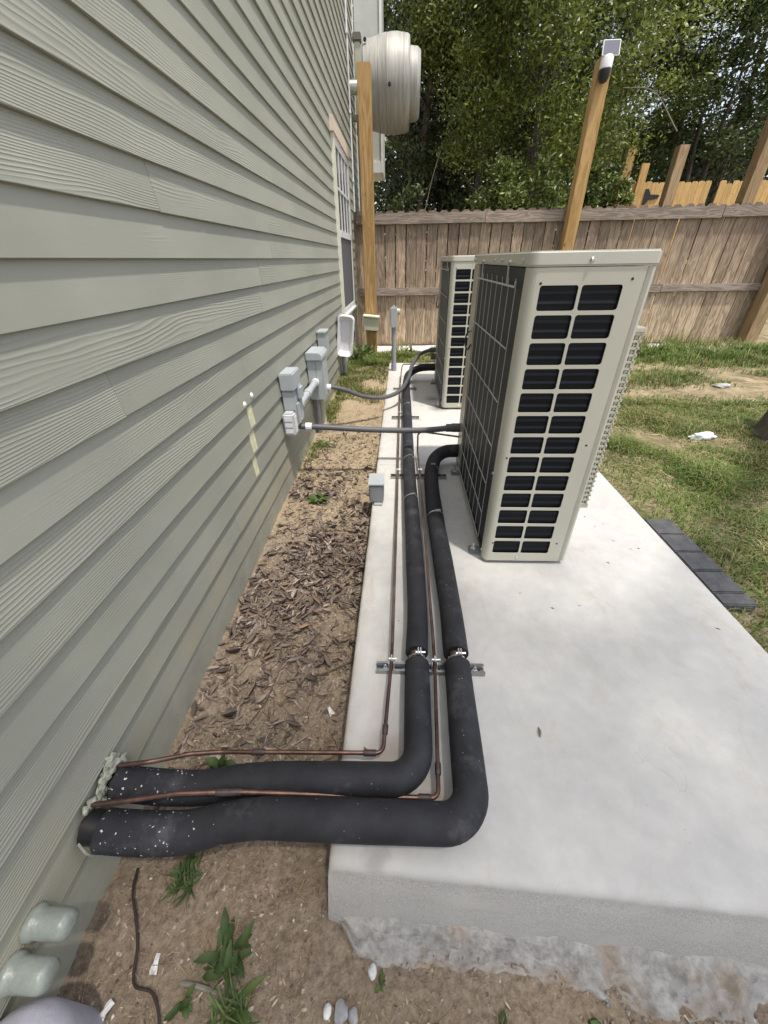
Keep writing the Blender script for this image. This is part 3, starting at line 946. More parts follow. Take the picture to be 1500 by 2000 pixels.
# black strap hinge on the far fence
hin = MB()
hx, hz = 5.98, 2.50
hin.prism([(hx, hz - 0.14), (hx + 0.06, hz - 0.14), (hx + 0.12, hz - 0.05), (hx + 0.33, hz - 0.02), (hx + 0.37, hz + 0.03), (hx + 0.32, hz + 0.055), (hx + 0.14, hz + 0.06), (hx + 0.07, hz + 0.17), (hx, hz + 0.17)], 'y', F2 - 0.022, F2 - 0.002)
hin.build('strap_hinge', MAT['black_plastic'], fence2)
post('wooden_post', 'short pale post at the left end of the yellow fence', 5.24, 5.42, 12.28, 12.46, 3.44, 'lumber', zb=0.5, group='posts by the yellow fence')
post('wooden_post', 'thin bright plank post rising from the yellow fence beside the black hinge', 5.70, 5.88, 12.42, 12.48, 3.14, 'cedar', zb=0.5, group='posts by the yellow fence')
post('wooden_post', 'tall aged pine post behind the brown fence, cut by the right photo edge', 6.66, 6.88, 9.90, 10.12, 4.6, 'lumber_old', zb=0.2, group='posts by the yellow fence')
post('wooden_post', 'tan square post between the brown and the yellow fence', 5.15, 5.33, 9.90, 10.08, 3.02, 'lumber_old', zb=0.2, group='posts by the yellow fence')

# white concrete strip along the fence foot
xs = np.arange(-0.66, 5.9, 0.06)
mb = MB()
ys = np.array([7.16, 7.18, 7.22, 7.30, 7.45, 7.60])
for i_, xx in enumerate(xs): pass
X, Y = np.meshgrid(xs, ys, indexing='ij')
Z = -0.035 + np.array([-0.08, -0.02, 0.0, 0.015, 0.024, 0.024])[None, :] + 0.022 * (fbm(X * 3.5, Y * 5, 61) - 0.5)
Y = Y + 0.07 * (fbm(X * 1.6, X * 0 + 2, 62) - 0.5) * (Y < 7.4)
I = np.arange(X.size).reshape(X.shape)
tag(np_mesh('kerb', np.stack([X, Y, Z], -1).reshape(-1, 3), np.stack([I[:-1, :-1], I[1:, :-1], I[1:, 1:], I[:-1, 1:]], -1).reshape(-1, 4), MAT['curb'], smooth=True), kind='structure')

# solar camera on the middle post
t = thing('security_camera', 'white security camera with a black dome and solar panel on top of the post', 'camera', (2.60, 7.38, 3.35))
mb = MB(); mb.obox((2.59, 7.30, 3.49), (0.215, 0.018, 0.155), (math.radians(-15), 0, 0)); pf = mb.build('panel_frame', MAT['vinyl'], t, bevel=0.006)
mb = MB(); mb.obox((2.59, 7.30 - 0.0108 * 0.966, 3.49 + 0.0108 * 0.259), (0.188, 0.006, 0.128), (math.radians(-15), 0, 0)); mb.build('solar_cells', simple('solar_cells', (0.17, 0.17, 0.21), 0.25, var=0.05), pf)
mb = MB(); mb.lathe([(0.05, 0.0), (0.072, 0.01), (0.075, 0.10), (0.06, 0.125), (0.02, 0.13)], 16, (2.575, 7.318, 3.305), 'z'); mb.build('housing', MAT['vinyl'], t, smooth=True)
mb = MB(); mb.lathe([(0.012, -0.118), (0.045, -0.105), (0.066, -0.06), (0.070, 0.0), (0.06, 0.003)], 16, (2.575, 7.318, 3.303), 'z'); mb.build('dome', MAT['black_plastic'], t, smooth=True)
mb = MB(); mb.box(2.57, 2.61, 7.31, 7.33, 3.455, 3.52); mb.build('stem', MAT['vinyl'], t)
mb = MB(); mb.box(2.545, 2.635, 7.36, 7.398, 3.30, 3.44); mb.build('bracket', MAT['vinyl'], t, bevel=0.005)

# beige box on the left post foot
t = thing('junction_box', 'beige outdoor box fixed to the foot of the left pine post', 'electrical box', (-0.5, 7.1, 0.35))
mb = MB(); mb.obox((-0.505, 7.12, 0.425), (0.24, 0.15, 0.20), (0, 0.10, 0)); mb.build('box_body', MAT['pvc_beige'], t, bevel=0.008)
mb = MB(); mb.obox((-0.497, 7.108, 0.54), (0.27, 0.19, 0.022), (0, 0.10, 0)); mb.build('lid', MAT['cream_trim'], t, bevel=0.006)
mb = MB(); mb.tube([(-0.47, 7.12, 0.32), (-0.44, 7.10, 0.30), (-0.40, 7.10, 0.315)], 0.012, 7); mb.build('gland', MAT['black_plastic'], t, smooth=True)

# ------------------------------------------------------------------ heat pumps
UW, UL, UH = 0.415, 1.20, 1.345
def rrect_hole_panel(mb, xs, zs, holes, y, depth, r, seg=3):
    """flat panel facing -y over [xs]x[zs] with a regular grid of rounded holes: cols x rows of (x0,x1),(z0,z1)"""
    cols, rows = holes
    X = [xs[0]] + [q for c_ in cols for q in c_] + [xs[1]]
    Z = [zs[0]] + [q for c_ in rows for q in c_] + [zs[1]]
    P = lambda x, z, yy=y: (x, yy, z)
    for i in range(len(X) - 1):
        for j in range(len(Z) - 1):
            x0, x1, z0, z1 = X[i], X[i + 1], Z[j], Z[j + 1]
            if i % 2 == 1 and j % 2 == 1:
                ring = []
                for cx, cz, a0 in ((x1 - r, z1 - r, 0), (x0 + r, z1 - r, 90), (x0 + r, z0 + r, 180), (x1 - r, z0 + r, 270)):
                    for k in range(seg + 1):
                        a = math.radians(a0 + 90 * k / seg)
                        ring.append((cx + r * math.cos(a), cz + r * math.sin(a)))
                cor = [(x1, z1), (x0, z1), (x0, z0), (x1, z0)]
                for q in range(4):
                    arc = ring[q * (seg + 1):(q + 1) * (seg + 1)]
                    mb.add([P(*cor[q])] + [P(*p) for p in arc], [(0, k, k + 1) for k in range(1, seg + 1)])
                n = len(ring)
                # pressed lip rolls inward
                lip = [(p[0], p[1]) for p in ring]
                mb.add([P(*p) for p in lip] + [P(p[0], p[1], y + depth) for p in lip], [(k, (k + 1) % n, (k + 1) % n + n, k + n) for k in range(n)])
            else:
                mb.add([P(x0, z0), P(x1, z0), P(x1, z1), P(x0, z1)], [(0, 1, 2, 3)])

def heat_pump(ox, oy, label, group):
    t = thing('heat_pump', label, 'heat pump', (ox, oy, 0), group)
    X = lambda a: ox + a
    Y = lambda a: oy + a
    # side panel with the 2 x 13 vent openings and rounded left edge, folded right edge
    cols = [(X(0.043), X(0.1735)), (X(0.1845), X(0.321))]
    pz = 0.0915
    rows = [(0.070 + pz * k, 0.070 + pz * k + 0.0780) for k in range(13)]
    mb = MB()
    rrect_hole_panel(mb, (X(0.034), X(0.385)), (0.022, 1.298), (cols, rows), Y(0), 0.004, 0.009)
    # rounded corner to the coil side
    arc = [(X(0.034) - 0.034 * math.sin(a), Y(0.034) - 0.034 * math.cos(a)) for a in np.linspace(0, math.pi / 2, 7)] + [(X(0), Y(0.055)), (X(0.02), Y(0.056))]
    for p, q in zip(arc, arc[1:]):
        mb.add([(p[0], p[1], 0.022), (q[0], q[1], 0.022), (q[0], q[1], 1.298), (p[0], p[1], 1.298)], [(0, 1, 2, 3)])
    mb.add([(X(0.034), Y(0), 0.022), (X(0.385), Y(0), 0.022), (X(0.385), Y(0.02), 0.022), (X(0.034), Y(0.02), 0.022)], [(0, 1, 2, 3)])
    bm_o = mb.build('side_panel', MAT['enamel'], t, smooth=True, angle=40)
    # folded front edge strip on the right
    mb = MB()
    pr = [(X(0.388), Y(0.004)), (X(0.402), Y(-0.002)), (X(0.413), Y(0.004)), (X(0.415), Y(0.02)), (X(0.415), Y(UL - 0.03)), (X(0.395), Y(UL - 0.02)), (X(0.388), Y(0.03))]
    mb.prism(pr, 'z', 0.024, 1.297)
    mb.build('front_panel', MAT['enamel'], t, smooth=True, angle=30)
    # louvre inserts behind the openings: dark backing with two blades
    first = None
    for (x0, x1) in cols:
        for (z0, z1) in rows:
            if first is None:
                mb = MB()
                mb.box(x0 - 0.003, x1 + 0.003, Y(0.012), Y(0.016), z0 - 0.003, z1 + 0.003)
                for zz in (0.022, 0.052):
                    mb.add([(x0 - 0.003, Y(0.0075), z0 + zz), (x1 + 0.003, Y(0.0075), z0 + zz), (x1 + 0.003, Y(0.0115), z0 + zz + 0.009), (x0 - 0.003, Y(0.0115), z0 + zz + 0.009),
                            (x0 - 0.003, Y(0.0075), z0 + zz - 0.002), (x1 + 0.003, Y(0.0075), z0 + zz - 0.002)], [(0, 1, 2, 3), (4, 5, 1, 0), (3, 2, 5, 4)])
                first = mb.build('vent_louvre', MAT['insert'], t)
                fx, fz = x0, z0
            else:
                c_ = first.copy()
                COL.objects.link(c_)
                c_.parent = t
                c_.location = (x0 - fx, 0, z0 - fz)
    # coil and cabinet core
    mb = MB(); mb.box(X(0.012), X(0.035), Y(0.057), Y(1.02), 0.05, 1.296)
    mb.build('coil', MAT['coil'], t)
    mb = MB(); mb.box(X(0.045), X(0.384), Y(0.05), Y(UL - 0.005), 0.03, 1.29)
    mb.build('inner_casing', MAT['black_plastic'], t)
    mb = MB(); mb.box(X(0.004), X(0.30), Y(1.022), Y(UL), 0.03, 1.297)
    mb.build('rear_panel', MAT['zinc'], t, bevel=0.004)
    mb = MB(); mb.box(X(0.004), X(0.41), Y(0.03), Y(UL - 0.006), 0.022, 0.049)
    mb.build('base_pan', MAT['black_plastic'], t)
    # wire guard over the coil
    mb = MB()
    gx = X(-0.004)
    ya, yb = 0.14, 0.93
    nv = 8
    for k in range(nv):
        yy = ya + (yb - ya) * k / (nv - 1)
        mb.tube([(gx, Y(yy), 0.075), (gx, Y(yy), 1.235), (gx - 0.004, Y(yy), 1.262)], 0.0017, 5)
    for zz, r, jog in ((1.235, 0.0040, 0), (1.02, 0.0033, 0), (0.80, 0.0026, 1), (0.60, 0.0026, 0), (0.40, 0.0026, 1), (0.235, 0.0024, 0), (0.075, 0.0024, 0)):
        if jog:
            pts = [(gx - 0.004, Y(ya), zz), (gx - 0.004, Y(ya + 0.10), zz), (gx - 0.012, Y(ya + 0.14), zz + 0.012), (gx - 0.012, Y(ya + 0.20), zz + 0.012), (gx - 0.004, Y(ya + 0.24), zz), (gx - 0.004, Y(yb), zz), (gx - 0.004, Y(yb + 0.06), zz + 0.004), (gx - 0.004, Y(yb + 0.08), zz + 0.02), (gx - 0.004, Y(yb + 0.14), zz + 0.02)]
        else:
            pts = [(gx - 0.005, Y(ya - 0.012), zz + (0.018 if zz > 1.2 else 0)), (gx - 0.005, Y(ya - 0.006), zz), (gx - 0.005, Y(yb), zz), (gx - 0.005, Y(yb + 0.03), zz)]
        mb.tube(pts, r, 6)
    for yy in (0.27, 0.84):
        mb.tube([(gx - 0.004, Y(yy), 1.235), (gx - 0.006, Y(yy), 1.30), (gx - 0.012, Y(yy - 0.02), 1.312), (gx - 0.014, Y(yy - 0.05), 1.316)], 0.0038, 6)
    mb.build('coil_guard', MAT['wire'], t, smooth=True)
    # lid with rolled lip
    mb = MB()
    x0, x1, y0, y1, r = X(-0.005), X(0.420), Y(-0.005), Y(UL + 0.008), 0.035
    poly = []
    for cx, cy, a0 in ((x1 - 0.018, y1 - 0.018, 0), (x0 + r, y1 - r, 90), (x0 + r, y0 + r, 180), (x1 - 0.018, y0 + 0.018, 270)):
        rr = r if a0 in (90, 180) else 0.018
        for k in range(6):
            a = math.radians(a0 + 18 * k)
            poly.append((cx + rr * math.cos(a), cy + rr * math.sin(a)))
    mb.prism(poly, 'z', 1.300, UH)
    lid = mb.build('lid', MAT['enamel_lid'], t, bevel=0.006, seg=3, angle=50)
    # screws
    for px, py, pz_, ax in ((0.195, -0.005, 1.318, 'y'), (-0.005, 0.075, 1.318, 'x'), (-0.005, 0.42, 1.318, 'x'), (-0.005, 0.56, 1.318, 'x'), (-0.005, 1.12, 1.318, 'x'), (0.0, 0.05, 0.50, 'x'), (0.17, 0.0, 0.045, 'y'), (0.0, 0.045, 0.06, 'x')):
        mb = MB()
        s = -1
        mb.lathe([(0.0075, 0.001), (0.0075, s * 0.004), (0.004, s * 0.0075)], 8, (X(px), Y(py), pz_), ax)
        mb.build('screw', MAT['steel'], t, smooth=True)
    for px, pz_ in ((0.043, 1.252), (0.345, 1.262), (0.033, 0.60), (0.355, 0.66), (0.037, 0.135), (0.352, 0.135)):
        mb = MB(); mb.lathe([(0.0045, 0.001), (0.0045, -0.0012)], 8, (X(px), Y(0), pz_), 'y')
        mb.build('blind_hole', MAT['black_plastic'], t)
    # fan guard on the right
    mb = MB()
    g0, g1, gz0, gz1, gx1 = 0.035, 1.02, 0.345, 1.085, 0.462
    nz = 31
    for k in range(nz):
        zz = gz0 + (gz1 - gz0) * k / (nz - 1)
        mb.box(X(gx1 - 0.006), X(gx1), Y(g0), Y(g1), zz - 0.0045, zz + 0.0045)
        mb.box(X(0.416), X(gx1 - 0.0062), Y(g0), Y(g0 + 0.006), zz - 0.0040, zz + 0.0040)
    for k in range(26):
        yy = g0 + 0.004 + (g1 - g0 - 0.008) * k / 25
        mb.box(X(gx1 - 0.0125), X(gx1 - 0.0065), Y(yy - 0.004), Y(yy + 0.004), gz0, gz1)
    for xx in (0.428, 0.441):
        mb.box(X(xx - 0.003), X(xx + 0.003), Y(g0 + 0.0062), Y(g0 + 0.012), gz0, gz1)
    fg = mb.build('fan_guard', MAT['enamel'], t)
    mb = MB()
    mb.box(X(0.416), X(gx1 + 0.004), Y(g0 - 0.004), Y(g1 + 0.004), gz1 + 0.005, gz1 + 0.022)
    mb.build('guard_rim', MAT['enamel'], fg, bevel=0.003)
    mb = MB()
    mb.box(X(0.416), X(gx1 + 0.002), Y(g0 - 0.002), Y(g1 + 0.002), gz0 - 0.02, gz0 - 0.006)
    mb.build('guard_rim', MAT['enamel'], fg, bevel=0.003)
    # feet
    for yy in (0.10, 1.00):
        mb = MB()
        mb.box(X(-0.055), X(0.06), Y(yy - 0.03), Y(yy + 0.03), 0.0005, 0.012)
        mb.box(X(-0.05), X(0.0), Y(yy - 0.028), Y(yy + 0.028), 0.0125, 0.020)
        ft = mb.build('foot', MAT['grey_box_dark'], t, bevel=0.003)
        mb = MB()
        mb.lathe([(0.007, 0.012), (0.007, 0.060)], 8, (X(-0.030), Y(yy), 0), 'z')
        mb.lathe([(0.017, 0.021), (0.017, 0.024), (0.012, 0.025), (0.012, 0.036)], 6, (X(-0.030), Y(yy), 0), 'z')
        mb.build('anchor_bolt', MAT['galv'], ft)
        mb = MB(); mb.box(X(0.08), X(0.40), Y(yy - 0.03), Y(yy + 0.03), 0.0005, 0.0215)
        mb.build('foot', MAT['black_plastic'], t)
    # cable loop by the rear panel
    mb = MB(); mb.tube(bez([(X(-0.001), Y(1.05), 0.955), (X(-0.02), Y(1.10), 0.93), (X(-0.022), Y(1.11), 0.87), (X(-0.012), Y(1.06), 0.845), (X(-0.001), Y(1.03), 0.88)], 6), 0.005, 6)
    mb.build('sensor_cable', MAT['black_plastic'], t, smooth=True)
    mb = MB(); mb.box(X(-0.008), X(0.0035), Y(1.05), Y(1.08), 0.94, 0.975)
    mb.build('sensor_clip', MAT['galv'], t)
    # pipe cover plate and conduit hub
    mb = MB(); mb.tube([(X(-0.055), Y(1.16), 0.292), (X(0.006), Y(1.16), 0.292)], [0.034, 0.034], 8)
    mb.build('conduit_hub', MAT['flex'], t, smooth=True)
    return t
U1 = (0.430, 1.54)
U2 = (0.430, 3.975)
hp = heat_pump(*U1, 'ivory heat pump nearest the viewer with all its side vents in full view', 'heat pumps on the concrete pad')
hp2 = copy_tree(hp)
hp2.location = (U2[0], U2[1], 0)
hp2['label'] = 'ivory heat pump standing farther back, partly hidden by the nearer one'

# ------------------------------------------------------------------ insulated pipes and copper lines
STR = ((0.90, -0.084, 0.329), (2.47, -0.067, 0.336), (3.70, -0.087, 0.185), (4.71, -0.091, 0.188))
ZP = 0.072
def pipe_run(mb, pts, r, seg=22, wob=0.002, seed=1):
    P = densify(pts, 0.03)
    rr = random.Random(seed)
    ph = rr.uniform(0, 6)
    Q = [P[0]]
    for p in P[1:-1]:
        if (p - Q[-1]).length > 0.012: Q.append(p)
    Q.append(P[-1])
    s_ = 0.0
    rad = []
    for k, p in enumerate(Q):
        if k: s_ += (p - Q[k - 1]).length
        rad.append(r * (1 + 0.028 * math.sin(s_ * 9 + ph) * math.sin(s_ * 3.7)))
    mb.tube(Q, rad, seg)
    return mb
def insulated_pipe(label, A1, A2, r, cuts, bands, end_core):
    t = thing('insulated_pipe', label, 'pipe', tuple(Vector(A1[0])), 'insulated refrigerant pipes')
    mb = pipe_run(MB(), A1, r, seed=4); mb.build('insulation', MAT['foam'], t, smooth=True)
    mb = pipe_run(MB(), A2, r * 0.985, seed=9); mb.build('insulation', MAT['foam'], t, smooth=True)
    a, b = Vector(A1[-1]), Vector(A2[0])
    d = (b - a).normalized()
    mb = MB(); mb.tube([a - d * 0.03, b + d * 0.03], 0.024, 14)
    mb.build('copper_core', MAT['grey_copper'], t, smooth=True)
    mb = MB(); mb.tube(end_core, 0.022, 12); mb.build('copper_core', MAT['dark_copper'], t, smooth=True)
    for p, q in bands:
        p = Vector(p); q = Vector(q)
        d = (q - p).normalized()
        mb = MB(); mb.tube([p - d * 0.006, p + d * 0.006], r + 0.0022, 22, caps=False)
        bd = mb.build('band_clamp', MAT['galv'] if q.z > 0 else MAT['black_plastic'], t, smooth=True)
        mb = MB(); mb.obox(p + Vector((0.008, -0.004, r + 0.006)), (0.034, 0.012, 0.012), (0, 0, 0.15))
        mb.build('band_screw', MAT['steel'], bd, bevel=0.002)
    return t
rA, rB = 0.044, 0.0485
# far pipe (A)
A1 = rounded(bez([(-0.80, 0.462, 0.085), (-0.66, 0.462, 0.068), (-0.55, 0.470, 0.058), (-0.46, 0.485, 0.066), (-0.36, 0.493, 0.072)], 5) + [(0.062, 0.503, ZP), (0.070, 0.885, ZP)], 0.085, 10)
A2 = bez([(0.0705, 0.930, ZP), (0.080, 1.20, ZP), (0.072, 1.95, ZP), (0.064, 2.63, ZP), (0.066, 3.7, ZP), (0.062, 4.5, ZP + 0.006)], 6) + bez([(0.066, 4.72, 0.085), (0.10, 4.98, 0.115), (0.21, 5.115, 0.15), (0.34, 5.135, 0.165), (0.436, 5.135, 0.165)], 6)
insulated_pipe('thinner black insulated pipe entering the wall farther back and serving the farther heat pump', A1, A2, rA, None,
               [((0.0665, 2.60, ZP), (0.0665, 2.62, ZP)), ((0.0715, 2.04, ZP), (0.0715, 2.06, ZP)), ((0.0655, 3.83, ZP), (0.0655, 3.85, ZP))],
               [(-0.84, 0.462, 0.088), (-0.78, 0.462, 0.084)])
B1 = rounded(bez([(-0.775, 0.355, 0.078), (-0.66, 0.357, 0.066), (-0.56, 0.366, 0.058), (-0.46, 0.388, 0.066), (-0.36, 0.399, 0.074)], 5) + [(0.205, 0.402, ZP + 0.004), (0.2185, 0.885, ZP)], 0.085, 10)
B2 = bez([(0.219, 0.930, ZP), (0.222, 1.15, ZP), (0.216, 1.50, ZP), (0.208, 1.88, ZP), (0.212, 2.30, ZP), (0.228, 2.47, 0.078), (0.262, 2.60, 0.095), (0.335, 2.675, 0.112), (0.436, 2.692, 0.115)], 7)
insulated_pipe('thicker black insulated pipe in front, bending at the pad corner toward the nearer heat pump', B1, B2, rB, None,
               [((0.224, 2.44, ZP), (0.226, 2.46, ZP)), ((0.2085, 1.85, ZP), (0.2085, 1.87, ZP))],
               [(-0.85, 0.362, 0.088), (-0.76, 0.357, 0.078)])

def copper_line(label, pts, rad, joints, far):
    t = thing('copper_pipe', label, 'pipe', tuple(Vector(pts[0])), 'bare copper liquid lines')
    P = rounded(pts, rad, 7)
    mb = MB(); mb.tube(P, 0.0066, 10); mb.build('tube', MAT['copper'], t, smooth=True)
    mb = MB(); mb.tube(far, 0.0070, 9); mb.build('tube', MAT['grey_copper'], t, smooth=True)
    for p, q in joints:
        p, q = Vector(p), Vector(q)
        d = (q - p)
        mb = MB(); mb.tube([p, p + d * 0.1, p + d * 0.9, q], [0.0086, 0.0096, 0.0096, 0.0086], 10)
        mb.build('coupling', MAT['dark_copper'], t, smooth=True)
    return t
copper_line('bare copper line left of the black pipes, running to the farther heat pump',
            [(-0.82, 0.488, 0.122), (-0.72, 0.505, 0.118), (-0.63, 0.548, 0.078), (-0.54, 0.563, 0.064), (-0.045, 0.583, 0.048), (-0.026, 0.90, 0.048), (-0.024, 1.0, 0.048)], [0.08, 0.06, 0.06, 0.024, 0.5],
            [((-0.45, 0.5672, 0.0604), (-0.41, 0.5688, 0.0592)), ((-0.105, 0.5805, 0.0500), (-0.066, 0.5820, 0.0487)), ((-0.0413, 0.640, 0.048), (-0.0390, 0.67, 0.048))],
            [(-0.024, 0.99, 0.048)] + bez([(-0.022, 1.3, 0.048), (-0.017, 2.0, 0.048), (-0.013, 3.1, 0.048), (-0.008, 4.6, 0.05)], 4) + rounded([(-0.006, 4.75, 0.05), (0.005, 5.28, 0.075), (0.02, 5.33, 0.16), (0.435, 5.17, 0.20)], 0.03, 5))
copper_line('bare copper line between the two black pipes, running to the nearer heat pump',
            [(-0.82, 0.392, 0.128), (-0.73, 0.405, 0.126), (-0.60, 0.430, 0.118), (-0.45, 0.446, 0.100), (0.118, 0.468, 0.050), (0.138, 0.90, 0.048), (0.139, 1.0, 0.048)], [0.08, 0.06, 0.10, 0.024, 0.5],
            [((-0.50, 0.4397, 0.107), (-0.43, 0.4468, 0.0982)), ((0.060, 0.4659, 0.0551), (0.097, 0.4673, 0.0518)), ((0.1215, 0.527, 0.0497), (0.1229, 0.56, 0.0496))],
            [(0.139, 0.99, 0.048)] + bez([(0.140, 1.5, 0.048), (0.141, 2.2, 0.048), (0.140, 2.55, 0.05)], 4) + rounded([(0.139, 2.72, 0.055), (0.137, 2.80, 0.06), (0.136, 2.82, 0.19), (0.16, 2.82, 0.215), (0.44, 2.715, 0.215)], 0.02, 5))

# strut channels with clamps
def strut(y, x0, x1, label, pipes, coppers):
    t = thing('strut_channel', label, 'support', (x0, y, 0), 'metal strut channels under the pipes')
    mb = MB()
    w, h, th = 0.0205, 0.021, 0.0025
    prof = [(y - w, 0.0008), (y + w, 0.0008), (y + w, h), (y + w - 0.009, h), (y + w - 0.009, h - 0.004), (y + w - th, h - 0.004), (y + w - th, 0.0008 + th), (y - w + th, 0.0008 + th), (y - w + th, h - 0.004), (y - w + 0.009, h - 0.004), (y - w + 0.009, h), (y - w, h)]
    mb.prism(prof, 'x', x0, x1)
    mb.build('channel', MAT['strut'], t)
    for k_ in range(int((x1 - x0) / 0.05)):
        xs_ = x0 + 0.02 + 0.05 * k_
        mb = MB(); mb.box(xs_, xs_ + 0.028, y - 0.0065, y + 0.0065, 0.0031, 0.0040)
        mb.build('slot', MAT['black_plastic'], t)
    for xx in (x0 + 0.035, x1 - 0.035):
        mb = MB()
        mb.lathe([(0.011, 0.0036), (0.011, 0.006), (0.0075, 0.0062), (0.0075, 0.014), (0.0045, 0.0142), (0.0045, 0.026)], 6, (xx, y, 0), 'z')
        mb.build('anchor_bolt', MAT['galv'], t)
    for cx, cz, r in pipes:
        if r < 0.03:   # split clamp on the bare core
            mb = MB()
            for s in (-0.012, 0.012):
                mb.tube([(cx + r * 1.16 * math.cos(a), y + s * 0.0, cz + r * 1.16 * math.sin(a)) for a in np.linspace(-2.0, 5.1, 25)], 0.0032, 6)
                break
            mb.box(cx + 0.002, cx + 0.006, y - 0.014, y + 0.014, cz + r * 0.95, cz + r + 0.024)
            mb.box(cx + 0.011, cx + 0.015, y - 0.014, y + 0.014, cz + r * 0.95, cz + r + 0.024)
            mb.tube([(cx - 0.006, y, cz + r + 0.014), (cx + 0.030, y, cz + r + 0.014)], 0.0045, 6)
            mb.box(cx - r - 0.006, cx - r - 0.003, y - 0.014, y + 0.014, 0.018, cz)
            mb.box(cx + r + 0.003, cx + r + 0.006, y - 0.014, y + 0.014, 0.018, cz)
            mb.build('pipe_clamp', MAT['galv'], t, smooth=True, angle=40)
    for cx, cz in coppers:
        mb = MB()
        r = 0.0085
        for s in (-1, 1):
            mb.box(cx + s * (r + 0.0012) - 0.0014, cx + s * (r + 0.0012) + 0.0014, y - 0.014, y + 0.014, 0.017, cz + 0.004)
        mb.tube([(cx + (r + 0.001) * math.cos(a), y, cz + 0.002 + (r + 0.001) * math.sin(a)) for a in np.linspace(0, math.pi, 9)], 0.004, 6)
        mb.box(cx - 0.002, cx + 0.003, y - 0.012, y + 0.012, cz + r + 0.002, cz + r + 0.018)
        mb.tube([(cx - 0.010, y, cz + r + 0.011), (cx + 0.020, y, cz + r + 0.011)], 0.004, 6)
        mb.build('pipe_clamp', MAT['galv'], t, smooth=True, angle=40)
    return t
strut(0.9075, -0.084, 0.329, 'metal strut channel nearest the viewer, in the gap of the black insulation', [(0.0705, ZP, 0.024), (0.219, ZP, 0.024)], [(-0.0255, 0.048), (0.138, 0.048)])
strut(2.47, -0.067, 0.336, 'metal strut channel under four pipes beside the small grey box', [], [(-0.015, 0.048), (0.140, 0.049)])
strut(3.70, -0.087, 0.185, 'short metal strut channel just behind the lower grey flexible conduit', [], [(-0.0105, 0.049)])
strut(4.71, -0.091, 0.188, 'short metal strut channel farthest back, by the farther heat pump', [], [(-0.0065, 0.05)])

# sealant where the pipes enter the wall
def blob(mb, c, r, seed, sx=1, sy=1, sz=1, n=2, amp=0.35):
    bm = bmesh.new()
    bmesh.ops.create_icosphere(bm, subdivisions=n, radius=1)
    rr = random.Random(seed)
    ph = [rr.uniform(0, 6.28) for _ in range(6)]
    vs = []
    for v in bm.verts:
        k = 1 + amp * (math.sin(v.co.x * 3.1 + ph[0]) * math.sin(v.co.y * 3.7 + ph[1]) + 0.6 * math.sin(v.co.z * 5.3 + ph[2]) * math.sin(v.co.x * 6.1 + ph[3])) + rr.uniform(-0.08, 0.08)
        vs.append((c[0] + v.co.x * r * sx * k, c[1] + v.co.y * r * sy * k, c[2] + v.co.z * r * sz * k))
    mb.add(vs, [tuple(v.index for v in f.verts) for f in bm.faces])
    bm.free()
    return mb
mb = MB()
for k, (dy, dz, r) in enumerate(((0.03, 0.046, 0.020), (0.012, 0.050, 0.017), (-0.006, 0.046, 0.016), (-0.026, 0.040, 0.014), (-0.038, 0.024, 0.013), (-0.044, 0.004, 0.014), (-0.042, -0.016, 0.013), (0.045, 0.02, 0.016), (0.03, 0.068, 0.013))):
    blob(mb, (-0.815, 0.462 + dy, 0.085 + dz), r * 0.86, 100 + k, 0.75, 1.25, 1.1, 3, 0.55)
tag(mb.build('sealant', MAT['foam_seal'], smooth=True, angle=70), 'lumpy sage sealant round the farther black pipe where it meets the wall', 'sealant', 'sealant round the wall pipes')
mb = MB()
for k, (dy, dz, r) in enumerate(((0.035, 0.045, 0.012), (0.016, 0.052, 0.010), (0.044, 0.030, 0.010))):
    blob(mb, (-0.815, 0.362 + dy, 0.082 + dz), r, 140 + k, 0.8, 1.1, 1.0)
tag(mb.build('sealant', MAT['foam_seal'], smooth=True, angle=70), 'thin sealant round the nearer black pipe sleeve where it meets the wall', 'sealant', 'sealant round the wall pipes')
mb = MB(); mb.tube(bez([(-0.805, 0.318, 0.105), (-0.785, 0.306, 0.080), (-0.78, 0.312, 0.05), (-0.79, 0.33, 0.04)], 5), 0.0028, 6)
tag(mb.build('cord', MAT['foam_seal'], smooth=True), 'short pale cord looped beside the nearer black pipe end at the wall', 'cord')
mb = MB(); mb.tube([(-0.815, 0.36, 0.083), (-0.775, 0.357, 0.079)], [0.040, 0.036], 14, caps=False)
tag(mb.build('pipe_sleeve', MAT['black_plastic'], smooth=True), 'dark open sleeve in the wall behind the nearer black pipe', 'sleeve')

# painted pipe stubs at the lower left and the pale thing in the corner
def stub(label, y, z, r, L, seed):
    mb = MB()
    prof = [(r * 0.95, -0.01), (r * 1.25, 0.0), (r * 1.18, 0.012), (r * 1.0, 0.02), (r * 1.04, L * 0.5), (r * 1.03, L * 0.82), (r * 0.93, L * 0.93), (r * 0.68, L * 0.985), (r * 0.2, L)]
    mb.lathe(prof, 22, (WX - 0.004, y, z), 'x')
    rr = random.Random(seed)
    mb.v = [(a, b + rr.uniform(-1, 1) * 0.0012, c_ + rr.uniform(-1, 1) * 0.0012) for a, b, c_ in mb.v]
    o = mb.build('pipe_stub', MAT['drip_paint'], smooth=True, angle=60)
    return tag(o, label, 'pipe stub', 'painted pipe stubs in the wall')
stub('upper of two capped wall pipe stubs under thick pale green paint', 0.184, 0.078, 0.0275, 0.090, 1)
stub('lower of two capped wall pipe stubs under thick pale green paint', 0.111, 0.062, 0.0285, 0.092, 2)
mb = MB()
mb.lathe([(0.10, -0.30), (0.10, 0.05), (0.094, 0.085), (0.075, 0.11), (0.04, 0.122), (0.006, 0.125)], 28, (-0.745, -0.01, -0.06), 'z')
